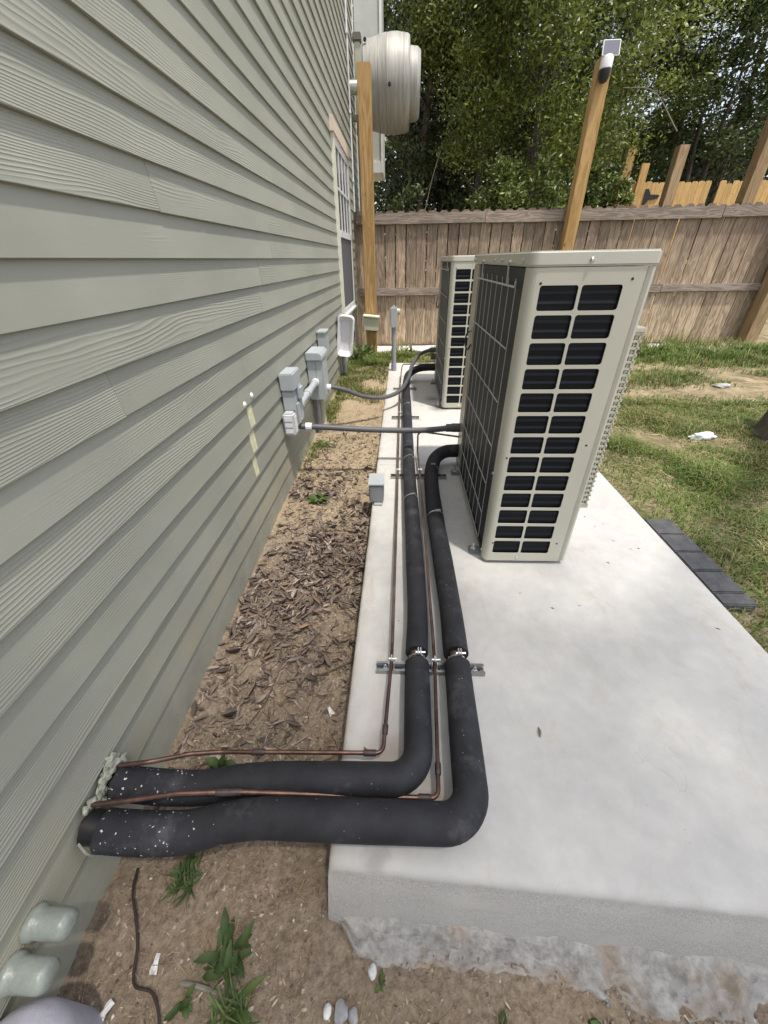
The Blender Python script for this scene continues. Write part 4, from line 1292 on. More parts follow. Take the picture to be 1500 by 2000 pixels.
tag(mb.build('vent_pipe', MAT['pale_lavender'], smooth=True, angle=60), 'pale lavender grey pipe with a rounded top in the bottom left corner', 'pipe')

# ------------------------------------------------------------------ electrical boxes on the wall
t = thing('disconnect_box', 'light grey electrical disconnect with a clear outlet cover nearest on the wall', 'electrical box', (-0.77, 2.68, 0.30))
mb = MB(); mb.box(-0.818, -0.733, 2.62, 2.80, 0.330, 0.58); mb.build('box_body', MAT['grey_box'], t, bevel=0.006)
mb = MB(); mb.prism([(2.608, 0.585), (2.815, 0.585), (2.815, 0.70), (2.608, 0.70)], 'x', -0.820, -0.722); mb.build('hood', MAT['grey_box'], t, bevel=0.007)
mb = MB(); mb.box(-0.732, -0.700, 2.68, 2.78, 0.50, 0.60); mb.build('handle', MAT['grey_box'], t, bevel=0.014)
mb = MB(); mb.box(-0.732, -0.722, 2.64, 2.785, 0.345, 0.49); mb.build('cover_plate', MAT['grey_box'], t, bevel=0.003)
for yy, zz in ((2.70, 0.36), (2.70, 0.47)):
    mb = MB(); mb.lathe([(0.006, 0.0), (0.004, 0.006)], 8, (-0.722, yy, zz), 'x'); mb.build('screw', MAT['steel'], t)
mb = MB(); mb.box(-0.812, -0.738, 2.612, 2.6195, 0.44, 0.455); mb.build('latch_strip', MAT['grey_box_dark'], t)
mb = MB(); mb.obox((-0.774, 2.575, 0.37), (0.082, 0.085, 0.165), (0, 0.0, 0)); oc = mb.build('outlet_cover', MAT['clear_cover'], t, bevel=0.014, seg=3)
for k in range(3):
    mb = MB(); mb.box(-0.800 + 0.0, -0.748, 2.5285, 2.5315, 0.315 + k * 0.043, 0.343 + k * 0.043); mb.build('cover_window', MAT['white_plastic'], oc)
mb = MB(); mb.box(-0.7328, -0.7305, 2.548, 2.600, 0.315, 0.425); mb.build('outlet_label', MAT['white_plastic'], oc)
t = thing('breaker_box', 'taller light grey breaker box second along the wall with sloping rain lid', 'electrical box', (-0.76, 3.5, 0.28))
mb = MB(); mb.box(-0.818, -0.690, 3.46, 3.72, 0.265, 0.605); mb.build('box_body', MAT['grey_box'], t, bevel=0.004)
mb = MB(); mb.prism([(-0.819, 0.608), (-0.678, 0.608), (-0.678, 0.640), (-0.700, 0.668), (-0.819, 0.672)], 'y', 3.44, 3.74); mb.build('lid', MAT['grey_box'], t, bevel=0.004)
mb = MB(); mb.box(-0.689, -0.684, 3.475, 3.705, 0.285, 0.585); mb.build('door', MAT['grey_box'], t, bevel=0.002)
mb = MB(); mb.box(-0.745, -0.741, 3.4575, 3.4595, 0.27, 0.60); mb.build('seam', MAT['grey_box_dark'], t)
t = thing('junction_box', 'small light grey box peeking above the breaker box lid', 'electrical box', (-0.79, 4.1, 0.5))
mb = MB(); mb.box(-0.818, -0.735, 4.02, 4.20, 0.55, 0.735); mb.build('box_body', MAT['grey_box'], t, bevel=0.005)
mb = MB(); mb.box(-0.822, -0.728, 4.01, 4.21, 0.736, 0.755); mb.build('lid', MAT['grey_box'], t, bevel=0.004)
t = thing('conduit_nipple', 'short fat grey conduit joining the disconnect to the breaker box', 'conduit', (-0.745, 3.0, 0.42))
mb = MB(); mb.tube([(-0.757, 2.80, 0.425), (-0.757, 3.459, 0.425)], 0.027, 14); mb.build('tube', MAT['grey_box'], t, smooth=True)
for a, b in ((2.803, 2.85), (3.08, 3.15), (3.425, 3.458)):
    mb = MB(); mb.tube([(-0.757, a, 0.425), (-0.757, b, 0.425)], 0.034, 14); mb.build('coupling', MAT['white_plastic'] if a > 3.4 else MAT['grey_box'], t, smooth=True)
mb = MB(); mb.lathe([(0.008, -0.05), (0.008, -0.02)], 8, (-0.757, 3.12, 0.425 - 0.005), 'z'); mb.build('screw', MAT['steel'], t)
t = thing('conduit', 'grey plastic conduit dropping from the breaker box into the ground', 'conduit', (-0.79, 3.56, 0))
mb = MB(); mb.tube([(-0.785, 3.56, 0.264), (-0.785, 3.56, gz(-0.785, 3.56) - 0.05)], 0.022, 12); mb.build('tube', MAT['pvc_grey'], t, smooth=True)
t = thing('drain_pipe', 'beige painted pvc pipe standing beside the grey conduit under the breaker box', 'pipe', (-0.76, 3.68, 0))
mb = MB(); mb.tube([(-0.770, 3.67, 0.262), (-0.770, 3.66, gz(-0.77, 3.66) - 0.05)], 0.038, 14); mb.build('tube', MAT['pvc_beige'], t, smooth=True)
mb = MB(); mb.tube([(-0.770, 3.66, -0.02), (-0.770, 3.66, -0.07)], 0.044, 14); mb.build('coupling', MAT['pvc_beige'], t, smooth=True)

# flexible conduits
def flex(label, ctl, r, ends):
    t = thing('flexible_conduit', label, 'conduit', tuple(Vector(ctl[0])), 'grey flexible conduits')
    P = densify(bez(ctl, 10), 0.008)
    rs_ = [r * (1.0 + (0.075 if k % 2 else -0.075)) for k in range(len(P))]
    mb = MB(); mb.tube(P, rs_, 12); mb.build('tube', MAT['flex'], t, smooth=True, angle=80)
    for a, b, rr, m in ends:
        mb = MB(); mb.tube([a, Vector(a).lerp(Vector(b), 0.5), b], [rr, rr, rr * 0.92], 10); mb.build('fitting', MAT[m], t, smooth=True)
    return t
flex('lower grey flexible conduit crossing from the disconnect to the nearer heat pump',
     [(-0.775, 2.70, 0.345), (-0.765, 2.70, 0.315), (-0.72, 2.705, 0.300), (-0.60, 2.71, 0.294), (-0.2, 2.735, 0.262), (0.15, 2.725, 0.262), (0.38, 2.70, 0.292)], 0.021,
     [((-0.70, 2.705, 0.2995), (-0.655, 2.707, 0.299), 0.029, 'white_plastic'), ((0.335, 2.70, 0.291), (0.40, 2.70, 0.292), 0.030, 'flex')])
flex('upper grey flexible conduit sagging from the breaker box and rising to the farther heat pump',
     [(-0.69, 3.62, 0.335), (-0.65, 3.63, 0.335), (-0.52, 3.68, 0.29), (-0.36, 3.78, 0.20), (-0.16, 3.92, 0.15), (0.0, 4.12, 0.165), (0.09, 4.45, 0.215), (0.13, 4.75, 0.27), (0.22, 5.0, 0.34), (0.33, 5.10, 0.37), (0.40, 5.13, 0.375)], 0.020,
     [((-0.69, 3.62, 0.335), (-0.655, 3.629, 0.335), 0.028, 'white_plastic'), ((0.36, 5.12, 0.373), (0.432, 5.135, 0.375), 0.028, 'flex')])

# open utility box with its door hanging
t = thing('utility_box', 'white plastic cable box on the wall with its rounded cover hanging open', 'utility box', (-0.78, 5.4, 0.3))
mb = MB(); mb.box(-0.818, -0.755, 5.36, 5.70, 0.30, 0.74); mb.build('back_box', MAT['pvc_grey'], t, bevel=0.01)
# dished cover facing the viewer
def rr_ring(x0, x1, z0, z1, r, n=5):
    out = []
    for cx, cz, a0 in ((x1 - r, z1 - r, 0), (x0 + r, z1 - r, 90), (x0 + r, z0 + r, 180), (x1 - r, z0 + r, 270)):
        for k in range(n + 1):
            a = math.radians(a0 + 90 * k / n)
            out.append((cx + r * math.cos(a), cz + r * math.sin(a)))
    return out
mb = MB()
x0, x1, z0, z1 = -0.812, -0.610, 0.268, 0.755
rings = [(rr_ring(x0, x1, z0, z1, 0.055), 5.345), (rr_ring(x0, x1, z0, z1, 0.055), 5.26), (rr_ring(x0 + 0.010, x1 - 0.010, z0 + 0.010, z1 - 0.010, 0.048), 5.255),
         (rr_ring(x0 + 0.030, x1 - 0.030, z0 + 0.035, z1 - 0.035, 0.040), 5.275), (rr_ring(x0 + 0.045, x1 - 0.045, z0 + 0.06, z1 - 0.06, 0.035), 5.325)]
vs, fs = [], []
n = len(rings[0][0])
for rg, yy in rings: vs += [(p[0], yy, p[1]) for p in rg]
for i in range(len(rings) - 1):
    for k in range(n):
        fs.append((i * n + k, i * n + (k + 1) % n, (i + 1) * n + (k + 1) % n, (i + 1) * n + k))
fs.append(tuple(range((len(rings) - 1) * n, len(rings) * n)))
fs.append(tuple(reversed(range(n))))
sh = Matrix.Rotation(math.radians(7), 3, 'Y')
c0 = Vector((-0.71, 5.3, 0.5))
vs = [tuple(c0 + sh @ (Vector(v) - c0)) for v in vs]
mb.add(vs, fs); mb.build('cover', MAT['white_plastic'], t, smooth=True, angle=50)
mb = MB(); mb.tube([(-0.775, 5.5, 0.30), (-0.775, 5.5, gz(-0.775, 5.5) - 0.05)], 0.030, 12); mb.build('riser', MAT['pvc_grey'], t, smooth=True)
mb = MB(); mb.tube(bez([(-0.752, 5.40, 0.64), (-0.63, 5.38, 0.60), (-0.60, 5.37, 0.53), (-0.63, 5.37, 0.46), (-0.752, 5.40, 0.40)], 6), 0.007, 6); mb.build('cable', MAT['black_plastic'], t, smooth=True)

# grey conduit post with a small box on the pad's far corner
t = thing('conduit_post', 'slim grey conduit at the far left pad corner with a small box on top', 'conduit', (-0.10, 5.68, 0))
mb = MB(); mb.tube([(-0.100, 5.68, 0.001), (-0.102, 5.68, 0.56)], 0.030, 12); mb.build('tube', MAT['pvc_grey'], t, smooth=True)
mb = MB(); mb.tube([(-0.100, 5.68, 0.002), (-0.100, 5.68, 0.09)], 0.038, 12); mb.build('base_coupling', MAT['pvc_grey'], t, smooth=True)
mb = MB(); mb.box(-0.146, -0.056, 5.63, 5.73, 0.555, 0.80); bx = mb.build('box_body', MAT['grey_box'], t, bevel=0.012)
mb = MB(); mb.tube([(-0.056, 5.68, 0.76), (-0.018, 5.68, 0.76)], 0.022, 10); mb.build('side_plug', MAT['white_plastic'], t, smooth=True)
mb = MB(); mb.lathe([(0.012, 0.799), (0.012, 0.815), (0.006, 0.822)], 8, (-0.10, 5.68, 0), 'z'); mb.build('top_plug', MAT['grey_box'], t, smooth=True)

# small grey box on the left edge of the pad
t = thing('junction_box', 'small grey outdoor box sitting on the left edge of the concrete pad', 'electrical box', (-0.15, 2.2, 0))
mb = MB(); mb.box(-0.196, -0.104, 2.10, 2.24, 0.016, 0.142); mb.build('box_body', MAT['grey_box_dark'], t, bevel=0.008)
mb = MB(); mb.box(-0.200, -0.100, 2.095, 2.25, 0.143, 0.152); mb.build('lid', MAT['grey_box'], t, bevel=0.003)
mb = MB(); mb.box(-0.165, -0.112, 2.085, 2.13, 0.0005, 0.0155); mb.build('foot', MAT['grey_box'], t, bevel=0.003)

# ------------------------------------------------------------------ pavers
yl = [2.025, 1.860, 1.700, 1.550, 1.395, 1.315]
names = ['charcoal paver farthest along the pad edge', 'second charcoal paver from the far end of the row', 'middle charcoal paver of the row beside the pad', 'fourth charcoal paver counted from the far end', 'nearest charcoal paver of the row, half sunk in grass']
for k in range(5):
    a, b = yl[k] - 0.002, yl[k + 1] + 0.002
    dz = random.uniform(-0.004, 0.004)
    t = thing('paver', names[k], 'paver', (1.58, (a + b) / 2, -0.06), 'charcoal pavers beside the pad')
    sk = random.uniform(-0.004, 0.004)
    mb = MB(); mb.box(1.512 + sk, 1.672 + sk, b, a, -0.115, -0.033 + dz)
    mb.build('block', MAT['paver'], t, bevel=0.006)
    mb = MB(); mb.box(1.4795, 1.506 + sk, b, a, -0.115, -0.040 + dz)
    mb.build('edge_strip', MAT['paver'], t, bevel=0.004)

# ------------------------------------------------------------------ leaves: trees behind the fences
def leaf_cloud(P, size, tintf, rng, up=0.35, aspect=0.42, droop=None):
    """P (n,3) leaf positions -> quads V,F,colours; each leaf a folded diamond"""
    n = len(P)
    d = rng.normal(size=(n, 3))
    d[:, 2] = d[:, 2] * 0.7 + 0.15
    d /= np.linalg.norm(d, axis=1)[:, None]
    nr = rng.normal(size=(n, 3)) * 0.75
    nr[:, 2] += up * 2.0
    s = np.cross(d, nr)
    s /= np.maximum(np.linalg.norm(s, axis=1), 1e-6)[:, None]
    L = size * rng.uniform(0.65, 1.35, n)[:, None]
    W = L * aspect
    V = np.stack([P, P + d * L * 0.5 + s * W * 0.5, P + d * L, P + d * L * 0.5 - s * W * 0.5], 1)
    c = tintf(n)
    C = np.repeat(c[:, None, :], 4, 1)
    return V.reshape(-1, 3), np.arange(4 * n).reshape(n, 4), C.reshape(-1, 3)

def green(lo, hi, rng):
    def f(n):
        t = rng.random(n) ** 1.3
        base = np.array(lo)[None] * (1 - t[:, None]) + np.array(hi)[None] * t[:, None]
        return base * rng.uniform(0.8, 1.2, n)[:, None]
    return f

def make_tree(name, label, x, y, h, rad, base, nleaf, lo, hi, seed, cat='tree', clumps=60, size=0.10, trunk_r=0.10, group=None, bare=0.0, flat=1.0):
    rng = np.random.default_rng(seed)
    rr = random.Random(seed)
    z0 = gz(x, y) - 0.05
    t = thing(name, label, cat, (x, y, z0), group)
    # trunk and limbs
    mb = MB()
    stems = rr.choice([2, 3]) if base < 1 else 1
    tips = []
    for s in range(stems):
        a = rr.uniform(0, 6.28)
        top = Vector((x + math.cos(a) * rad * 0.3, y + math.sin(a) * rad * 0.3, z0 + h * 0.8))
        mid = Vector((x + math.cos(a) * rad * 0.12 + rr.uniform(-.1, .1), y + math.sin(a) * rad * 0.12, z0 + h * 0.4))
        pts = bez([(x + math.cos(a) * 0.1 * s, y + math.sin(a) * 0.1 * s, z0), mid, top], 6)
        mb.tube(pts, [trunk_r * (1 - 0.85 * k / (len(pts) - 1)) for k in range(len(pts))], 8)
        for q in range(7):
            k = rr.randint(3, len(pts) - 2)
            b0 = Vector(pts[k])
            aa = rr.uniform(0, 6.28)
            ln = rad * rr.uniform(0.5, 0.95)
            b1 = b0 + Vector((math.cos(aa) * ln * 0.5, math.sin(aa) * ln * 0.5, ln * 0.35))
            b2 = b0 + Vector((math.cos(aa) * ln, math.sin(aa) * ln, ln * 0.6))
            bp = bez([b0, b1, b2], 4)
            mb.tube(bp, [trunk_r * 0.32 * (1 - 0.8 * i / (len(bp) - 1)) for i in range(len(bp))], 5)
            tips.append(b2)
    mb.build('trunk', MAT['bark'], t, smooth=True)
    # clumps through the crown, denser at its rim
    ch = h - base
    c = []
    while len(c) < clumps:
        p = rng.uniform(-1, 1, 3)
        r = np.linalg.norm(p)
        if r > 1 or r < 0.35: continue
        prof = 1.0 - 0.25 * max(0, p[2])
        c.append((x + p[0] * rad * prof, y + p[1] * rad * prof * flat, z0 + base + ch * 0.5 + p[2] * ch * 0.5, rng.uniform(0.6, 1.25)))
    c = np.array(c)
    per = nleaf // clumps
    Ps = []
    tone = []
    for cx, cy, cz, cs in c:
        g_ = rng.normal(size=(per, 3)) * np.array([0.30, 0.30, 0.22]) * cs * rad * 0.37
        Ps.append(np.array([cx, cy, cz]) + g_)
        tone.append(np.full(per, rng.uniform(0.65, 1.3)))
    P = np.concatenate(Ps)
    tone = np.concatenate(tone)
    keep = P[:, 2] > z0 + 0.1
    P, tone = P[keep], tone[keep]
    V, F, C = leaf_cloud(P, size, green(lo, hi, rng), rng)
    C = C * np.repeat(tone, 4)[:, None]
    np_mesh('crown', V, F, MAT['leaf'], t, C)
    return t

# light olive broadleaf crowns in front, dark ones behind
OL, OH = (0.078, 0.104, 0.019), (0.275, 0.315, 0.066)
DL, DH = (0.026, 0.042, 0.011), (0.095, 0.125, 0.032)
GT = 'trees and tall shrubs behind the fences'
make_tree('broadleaf_tree', 'big olive green tree behind the solar camera post', 2.9, 11.2, 8.6, 2.2, 0.6, 66000, OL, OH, 1, group=GT, clumps=170, size=0.082)
make_tree('broadleaf_tree', 'tall bright green tree just right of the silver drum', 1.6, 12.0, 9.0, 2.1, 2.6, 46000, OL, OH, 2, group=GT, clumps=130, size=0.085)
make_tree('shrub', 'lower leafy shrub against the fence left of the camera post', 2.1, 9.4, 2.9, 0.95, 0.7, 14000, (0.06, 0.09, 0.018), (0.20, 0.24, 0.055), 3, 'shrub', group=GT, clumps=46, size=0.08, trunk_r=0.04)
make_tree('broadleaf_tree', 'olive tree leaning over the yellow fence beside the tan square post', 6.3, 15.6, 9.2, 2.3, 2.2, 42000, OL, OH, 4, group=GT, clumps=110, size=0.09)
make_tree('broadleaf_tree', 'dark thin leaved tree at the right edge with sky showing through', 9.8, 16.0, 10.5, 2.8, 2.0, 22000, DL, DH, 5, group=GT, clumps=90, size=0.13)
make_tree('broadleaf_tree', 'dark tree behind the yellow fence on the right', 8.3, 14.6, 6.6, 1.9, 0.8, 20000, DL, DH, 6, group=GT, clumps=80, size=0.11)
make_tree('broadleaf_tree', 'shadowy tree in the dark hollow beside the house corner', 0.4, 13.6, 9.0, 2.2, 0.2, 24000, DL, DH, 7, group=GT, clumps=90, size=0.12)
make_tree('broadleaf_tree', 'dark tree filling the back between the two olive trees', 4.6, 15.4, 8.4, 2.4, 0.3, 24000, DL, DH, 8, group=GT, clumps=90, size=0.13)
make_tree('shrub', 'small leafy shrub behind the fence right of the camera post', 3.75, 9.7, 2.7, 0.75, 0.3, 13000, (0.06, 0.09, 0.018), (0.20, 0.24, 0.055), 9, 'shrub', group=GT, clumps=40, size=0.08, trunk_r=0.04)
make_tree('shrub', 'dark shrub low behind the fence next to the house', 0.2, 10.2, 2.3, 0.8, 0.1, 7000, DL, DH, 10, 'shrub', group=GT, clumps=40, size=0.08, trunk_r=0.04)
make_tree('broadleaf_tree', 'dense tree under the silver drum, leaves darkened for the deep shade of the hollow', 1.7, 15.4, 7.2, 2.4, 0.1, 26000, (0.010, 0.018, 0.006), (0.035, 0.05, 0.016), 13, group=GT, clumps=90, size=0.13)  # very dark leaf colour stands in for the hollow's deep shade
make_tree('broadleaf_tree', 'far pale tree top left of the tall bright tree', 0.6, 19.0, 12.0, 2.4, 4.0, 12000, (0.06, 0.09, 0.03), (0.15, 0.2, 0.06), 12, group=GT, clumps=60, size=0.15)
# distant wood that closes the view
rng = np.random.default_rng(77)
n = 60000
px = rng.uniform(-12, 34, n); py = 24 + rng.uniform(0, 5, n)
hz = 4.2 + 2.6 * fbm(px * 0.35, px * 0, 71) + 1.2 * fbm(px * 1.7, px * 0 + 4, 72)
pz = 0.8 + rng.random(n) ** 0.8 * hz
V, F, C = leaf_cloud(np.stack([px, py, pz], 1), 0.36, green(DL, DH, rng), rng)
tag(np_mesh('distant_wood', V, F, MAT['leaf'], None, C), kind='stuff')
# bare pale stems in the hollow
for k, pts in enumerate((((0.25, 9.0, 0.3), (0.32, 9.05, 1.5), (0.50, 9.1, 2.4), (0.66, 9.15, 2.9)), ((1.35, 9.2, 0.3), (1.2, 9.3, 1.6), (1.5, 9.5, 2.4)), ((4.6, 9.1, 3.05), (4.1, 9.2, 3.55), (3.6, 9.25, 3.62)))):
    mb = MB(); P = bez(pts, 6)
    mb.tube(P, [0.011 * (1 - 0.7 * i / (len(P) - 1)) for i in range(len(P))], 6)
    tag(mb.build('bare_branch', MAT['pale_bark'], smooth=True), ('pale bare stem leaning up in the dark hollow by the house', 'short bare stem behind the fence under the drum', 'arched dead twig in front of the olive tree crown')[k], 'branch', 'bare branches behind the fence')

# right-edge tree; unseen limb and crown added to shade the near pad
t = thing('shade_tree', 'dark tree trunk cut by the right edge of the photo, rising from the grass, unseen crown added for shade', 'tree', (3.44, 3.42, -0.1))
mb = MB()
P = bez([(3.33, 3.42, -0.15), (3.38, 3.42, 0.05), (3.62, 3.36, 1.2), (4.1, 2.9, 3.2), (4.0, 1.6, 5.4), (3.3, 0.0, 7.4), (2.6, -1.2, 9.0)], 5)
mb.tube(P, [0.20, 0.18, 0.165, 0.155, 0.15] + [0.145 - 0.004 * k for k in range(len(P) - 5)], 12)
mb.build('trunk', MAT['bark'], t, smooth=True)
rng = np.random.default_rng(5)
P = rng.normal(size=(4200, 3)) * np.array([1.35, 0.85, 0.6]) + np.array([2.75, -1.95, 9.4])
V, F, C = leaf_cloud(P, 0.16, green(OL, OH, rng), rng)
np_mesh('crown', V, F, MAT['leaf'], t, C)

# ------------------------------------------------------------------ grass
def in_pad(x, y, m=0.0): return (x > PX0 - m) & (x < PX1 + m) & (y > PY0 - 0.1) & (y < PY1 + m)
def blades(name, x, y, hgt, wid, lo, hi, seed, bend=0.6, dry=0.25, dryc=((0.24, 0.19, 0.085), (0.42, 0.34, 0.18))):
    rng = np.random.default_rng(seed)
    n = len(x)
    z = ground_z(x, y) - 0.004
    a = rng.uniform(0, 2 * np.pi, n)
    d = np.stack([np.cos(a), np.sin(a), np.zeros(n)], 1)
    s = np.stack([-np.sin(a), np.cos(a), np.zeros(n)], 1)
    cl = fbm(x * 3.1 + seed, y * 3.1, 91 + seed, 3)
    h = hgt * rng.uniform(0.5, 1.4, n) * np.clip(0.25 + 2.6 * (cl - 0.25), 0.35, 2.4)
    lean = h * bend * rng.uniform(0.2, 1.6, n)
    w = wid * rng.uniform(0.6, 1.3, n)
    B = np.stack([x, y, z], 1)
    up = np.array([0, 0, 1.0])
    V = np.stack([B - s * w[:, None] / 2, B + s * w[:, None] / 2,
                  B + d * (lean * 0.35)[:, None] + up * (h * 0.62)[:, None] + s * w[:, None] * 0.35, B + d * (lean * 0.35)[:, None] + up * (h * 0.62)[:, None] - s * w[:, None] * 0.35,
                  B + d * lean[:, None] + up * (h * (1 - 0.35 * bend))[:, None]], 1)
    k = np.arange(n)[:, None] * 5
    Q = np.concatenate([k + np.array([[0, 1, 2]]), k + np.array([[0, 2, 3]]), k + np.array([[3, 2, 4]])])
    t = rng.random(n)[:, None]
    c = np.array(lo)[None] * (1 - t) + np.array(hi)[None] * t
    c = c * (0.75 + 0.6 * fbm(x * 1.7 + 5, y * 1.7, 95, 3))[:, None]
    isdry = rng.random(n) < dry * (0.3 + 2.6 * np.clip(fbm(x * 1.3 + 9, y * 1.3, 97, 3) - 0.25, 0, 1))
    td = rng.random(n)[:, None]
    c = np.where(isdry[:, None], np.array(dryc[0])[None] * (1 - td) + np.array(dryc[1])[None] * td, c)
    C = np.repeat(c[:, None, :], 5, 1).reshape(-1, 3)
    return tag(np_mesh(name, V.reshape(-1, 3), Q, MAT['blade'], None, C), kind='stuff')
rng = np.random.default_rng(40)
def scatter(n, x0, x1, y0, y1, dens):
    x = rng.uniform(x0, x1, n); y = rng.uniform(y0, y1, n)
    k = rng.random(n) < dens(x, y)
    return x[k], y[k]
def yard(x, y):
    d = np.clip((fbm(x * 1.1 + 3, y * 1.5, 51, 4) - 0.33) * 6, 0, 1)
    sandy = np.exp(-((y - 4.75 - 0.1 * np.sin(x * 2)) / 0.22) ** 2) + 0.9 * np.exp(-((y - 5.75) / 0.22) ** 2 - ((x - 4.6) / 0.8) ** 2) + 0.9 * np.exp(-((y - 2.5) / 0.28) ** 2 - ((x - 1.62) / 0.20) ** 2) + np.exp(-((y - 0.95) / 0.22) ** 2 - ((x - 1.65) / 0.3) ** 2)
    d = np.maximum(d, 0.85 * np.exp(-((x - 2.05) / 0.45) ** 2 - ((y - 1.55) / 0.6) ** 2))
    d = d * (1 - np.clip(sandy, 0, 0.97))
    pav = (x > 1.48) & (x < 1.69) & (y > 1.31) & (y < 2.04)
    return np.where(in_pad(x, y, 0.004) | pav | (y > 7.15), 0, d)
x, y = scatter(110000, 1.48, 4.4, 0.7, 4.4, yard)
blades('lawn_grass', x, y, 0.062, 0.0060, (0.070, 0.110, 0.022), (0.18, 0.25, 0.055), 1, 1.2, 0.30)
x, y = scatter(52000, 1.48, 7.5, 4.2, 7.15, lambda a, b: yard(a, b))
blades('lawn_grass', x, y, 0.075, 0.009, (0.075, 0.105, 0.025), (0.18, 0.235, 0.06), 2, 1.0, 0.2)
def lush(x, y): return np.clip(np.exp(-((y - 6.6) / 0.45) ** 2) * (0.4 + fbm(x * 1.7, y * 2, 55)) * (x > 1.48), 0, 1) * (1 - np.exp(-((x - 5.1) / 0.5) ** 2) * (y < 6.2))
x, y = scatter(30000, 1.48, 7.2, 5.7, 7.2, lush)
blades('tall_grass', x, y, 0.15, 0.011, (0.065, 0.11, 0.02), (0.17, 0.25, 0.055), 3, 0.9, 0.10)
def strip(x, y):
    d = np.clip((fbm(x * 3 + 3, y * 2.2, 57, 4) - 0.42) * 5, 0, 1) * np.clip((y - 2.9) / 1.6, 0, 1)
    edge = np.clip(np.exp(-((x + 0.76) / 0.06) ** 2), 0, 1) * np.clip((y - 2.5) / 1.6, 0, 1) * np.clip((fbm(x * 2, y * 4.0, 66, 3) - 0.36) * 5, 0.05, 1)
    return np.where(in_pad(x, y, 0.004), 0, np.clip(d * np.clip(1.15 - (x + 0.8) * 1.6, 0.06, 1) + edge, 0, 1))
x, y = scatter(26000, -0.80, -0.19, 2.3, 6.2, strip)
blades('tall_grass', x, y, 0.065, 0.008, (0.07, 0.09, 0.022), (0.17, 0.20, 0.055), 4, 1.0, 0.30)
x, y = scatter(22000, -0.80, 1.48, 6.15, 7.2, lambda a, b: np.clip((fbm(a * 2.2, b * 2.4, 58) - 0.3) * 4, 0, 1))
blades('tall_grass', x, y, 0.09, 0.009, (0.075, 0.11, 0.022), (0.20, 0.26, 0.06), 5, 0.9, 0.15)
# fence-foot weeds poking up
x, y = scatter(6500, -0.6, 5.9, 7.12, 7.62, lambda a, b: np.clip((fbm(a * 2.0, b * 0 + 3, 59) - 0.46) * 5, 0, 1) + 0.6 * (a > 4.6))
blades('tall_grass', x, y, 0.25, 0.009, (0.08, 0.11, 0.025), (0.24, 0.26, 0.09), 6, 0.8, 0.25)
x, y = scatter(26000, -6, 22, 8.0, 13, lambda a, b: (a > 5.6) * np.clip((fbm(a * 1.2, b * 1.2, 60) - 0.40) * 5, 0, 1))
blades('lawn_grass', x, y, 0.07, 0.014, (0.08, 0.11, 0.025), (0.20, 0.25, 0.06), 7, 1.0, 0.25)

# ------------------------------------------------------------------ litter on the bare earth
def litter(name, x, y, L, Wd, cols, seed, lift=0.008, curl=0.5):
    rng = np.random.default_rng(seed)
    n = len(x)
    z = ground_z(x, y) + lift * rng.random(n)
    a = rng.uniform(0, 2 * np.pi, n)
    tilt = rng.normal(0, 0.35, n)
    q_ = np.clip(np.exp(rng.normal(0, 0.38, n)), 0.4, 1.75); l = L * q_; w = Wd * q_ * rng.uniform(0.5, 1.5, n)
    d = np.stack([np.cos(a) * np.cos(tilt), np.sin(a) * np.cos(tilt), np.sin(tilt)], 1)
    s = np.stack([-np.sin(a), np.cos(a), rng.normal(0, 0.45, n)], 1)
    s /= np.linalg.norm(s, axis=1)[:, None]
    u = np.cross(d, s)
    P = np.stack([x, y, z], 1)
    c_ = curl * rng.uniform(0.2, 1.0, n)
    def pt(f, g, hh): return P + d * (l * f)[:, None] + s * (w * g)[:, None] + u * (w * c_ * hh)[:, None]
    V = np.stack([pt(-.5, 0, 0.4), pt(-.15, .5, 0.6), pt(-.1, 0, 0), pt(-.15, -.5, 0.6), pt(.25, .38, 0.5), pt(.2, 0, 0.05), pt(.25, -.38, 0.5), pt(.5, 0, 0.6)], 1)
    k = np.arange(n)[:, None] * 8
    T = np.array([[0, 2, 1], [0, 3, 2], [1, 2, 5], [1, 5, 4], [3, 6, 5], [3, 5, 2], [4, 5, 7], [5, 6, 7]])
    F = (k[:, :, None] + T[None]).reshape(-1, 3)
    cols = np.array(cols)
    c = cols[rng.integers(0, len(cols), n)] * rng.uniform(0.65, 1.25, n)[:, None]
    return tag(np_mesh(name, V.reshape(-1, 3), F, MAT['litter'], None, np.repeat(c[:, None, :], 8, 1).reshape(-1, 3)), kind='stuff')
browns = [(0.17, 0.135, 0.11), (0.24, 0.19, 0.155), (0.12, 0.095, 0.08), (0.29, 0.235, 0.19), (0.20, 0.155, 0.13), (0.15, 0.115, 0.095), (0.35, 0.285, 0.235), (0.27, 0.19, 0.135)]
def beds(x, y):
    d = np.exp(-((y - 1.75) / 0.75) ** 2) * np.clip(1.25 - (x + 0.80) * 1.15, 0.2, 1) * np.clip((fbm(x * 4, y * 4, 81, 5) - 0.36) * 4.5, 0.04, 1)
    return np.where(in_pad(x, y, 0.01), 0, np.clip(d, 0, 1))
x, y = scatter(6500, -0.81, -0.19, 0.65, 3.1, beds)
litter('leaf_litter', x, y, 0.044, 0.0100, browns, 1, 0.018, 2.2)
x, y = scatter(2400, -0.80, -0.19, 0.45, 3.6, lambda a, b: np.where(in_pad(a, b, 0.01), 0, 0.55))
litter('leaf_litter', x, y, 0.036, 0.008, browns + [(0.34, 0.26, 0.2)], 2, 0.008, 1.2)
x, y = scatter(9000, -0.80, 1.7, -0.1, 0.75, lambda a, b: np.where((a > -0.2) & (b > 0.13), 0, 0.75))
litter('wood_chips', x, y, 0.011, 0.0036, [(0.30, 0.22, 0.14), (0.42, 0.33, 0.22), (0.20, 0.14, 0.09), (0.52, 0.44, 0.33)], 3, 0.003, 0.3)
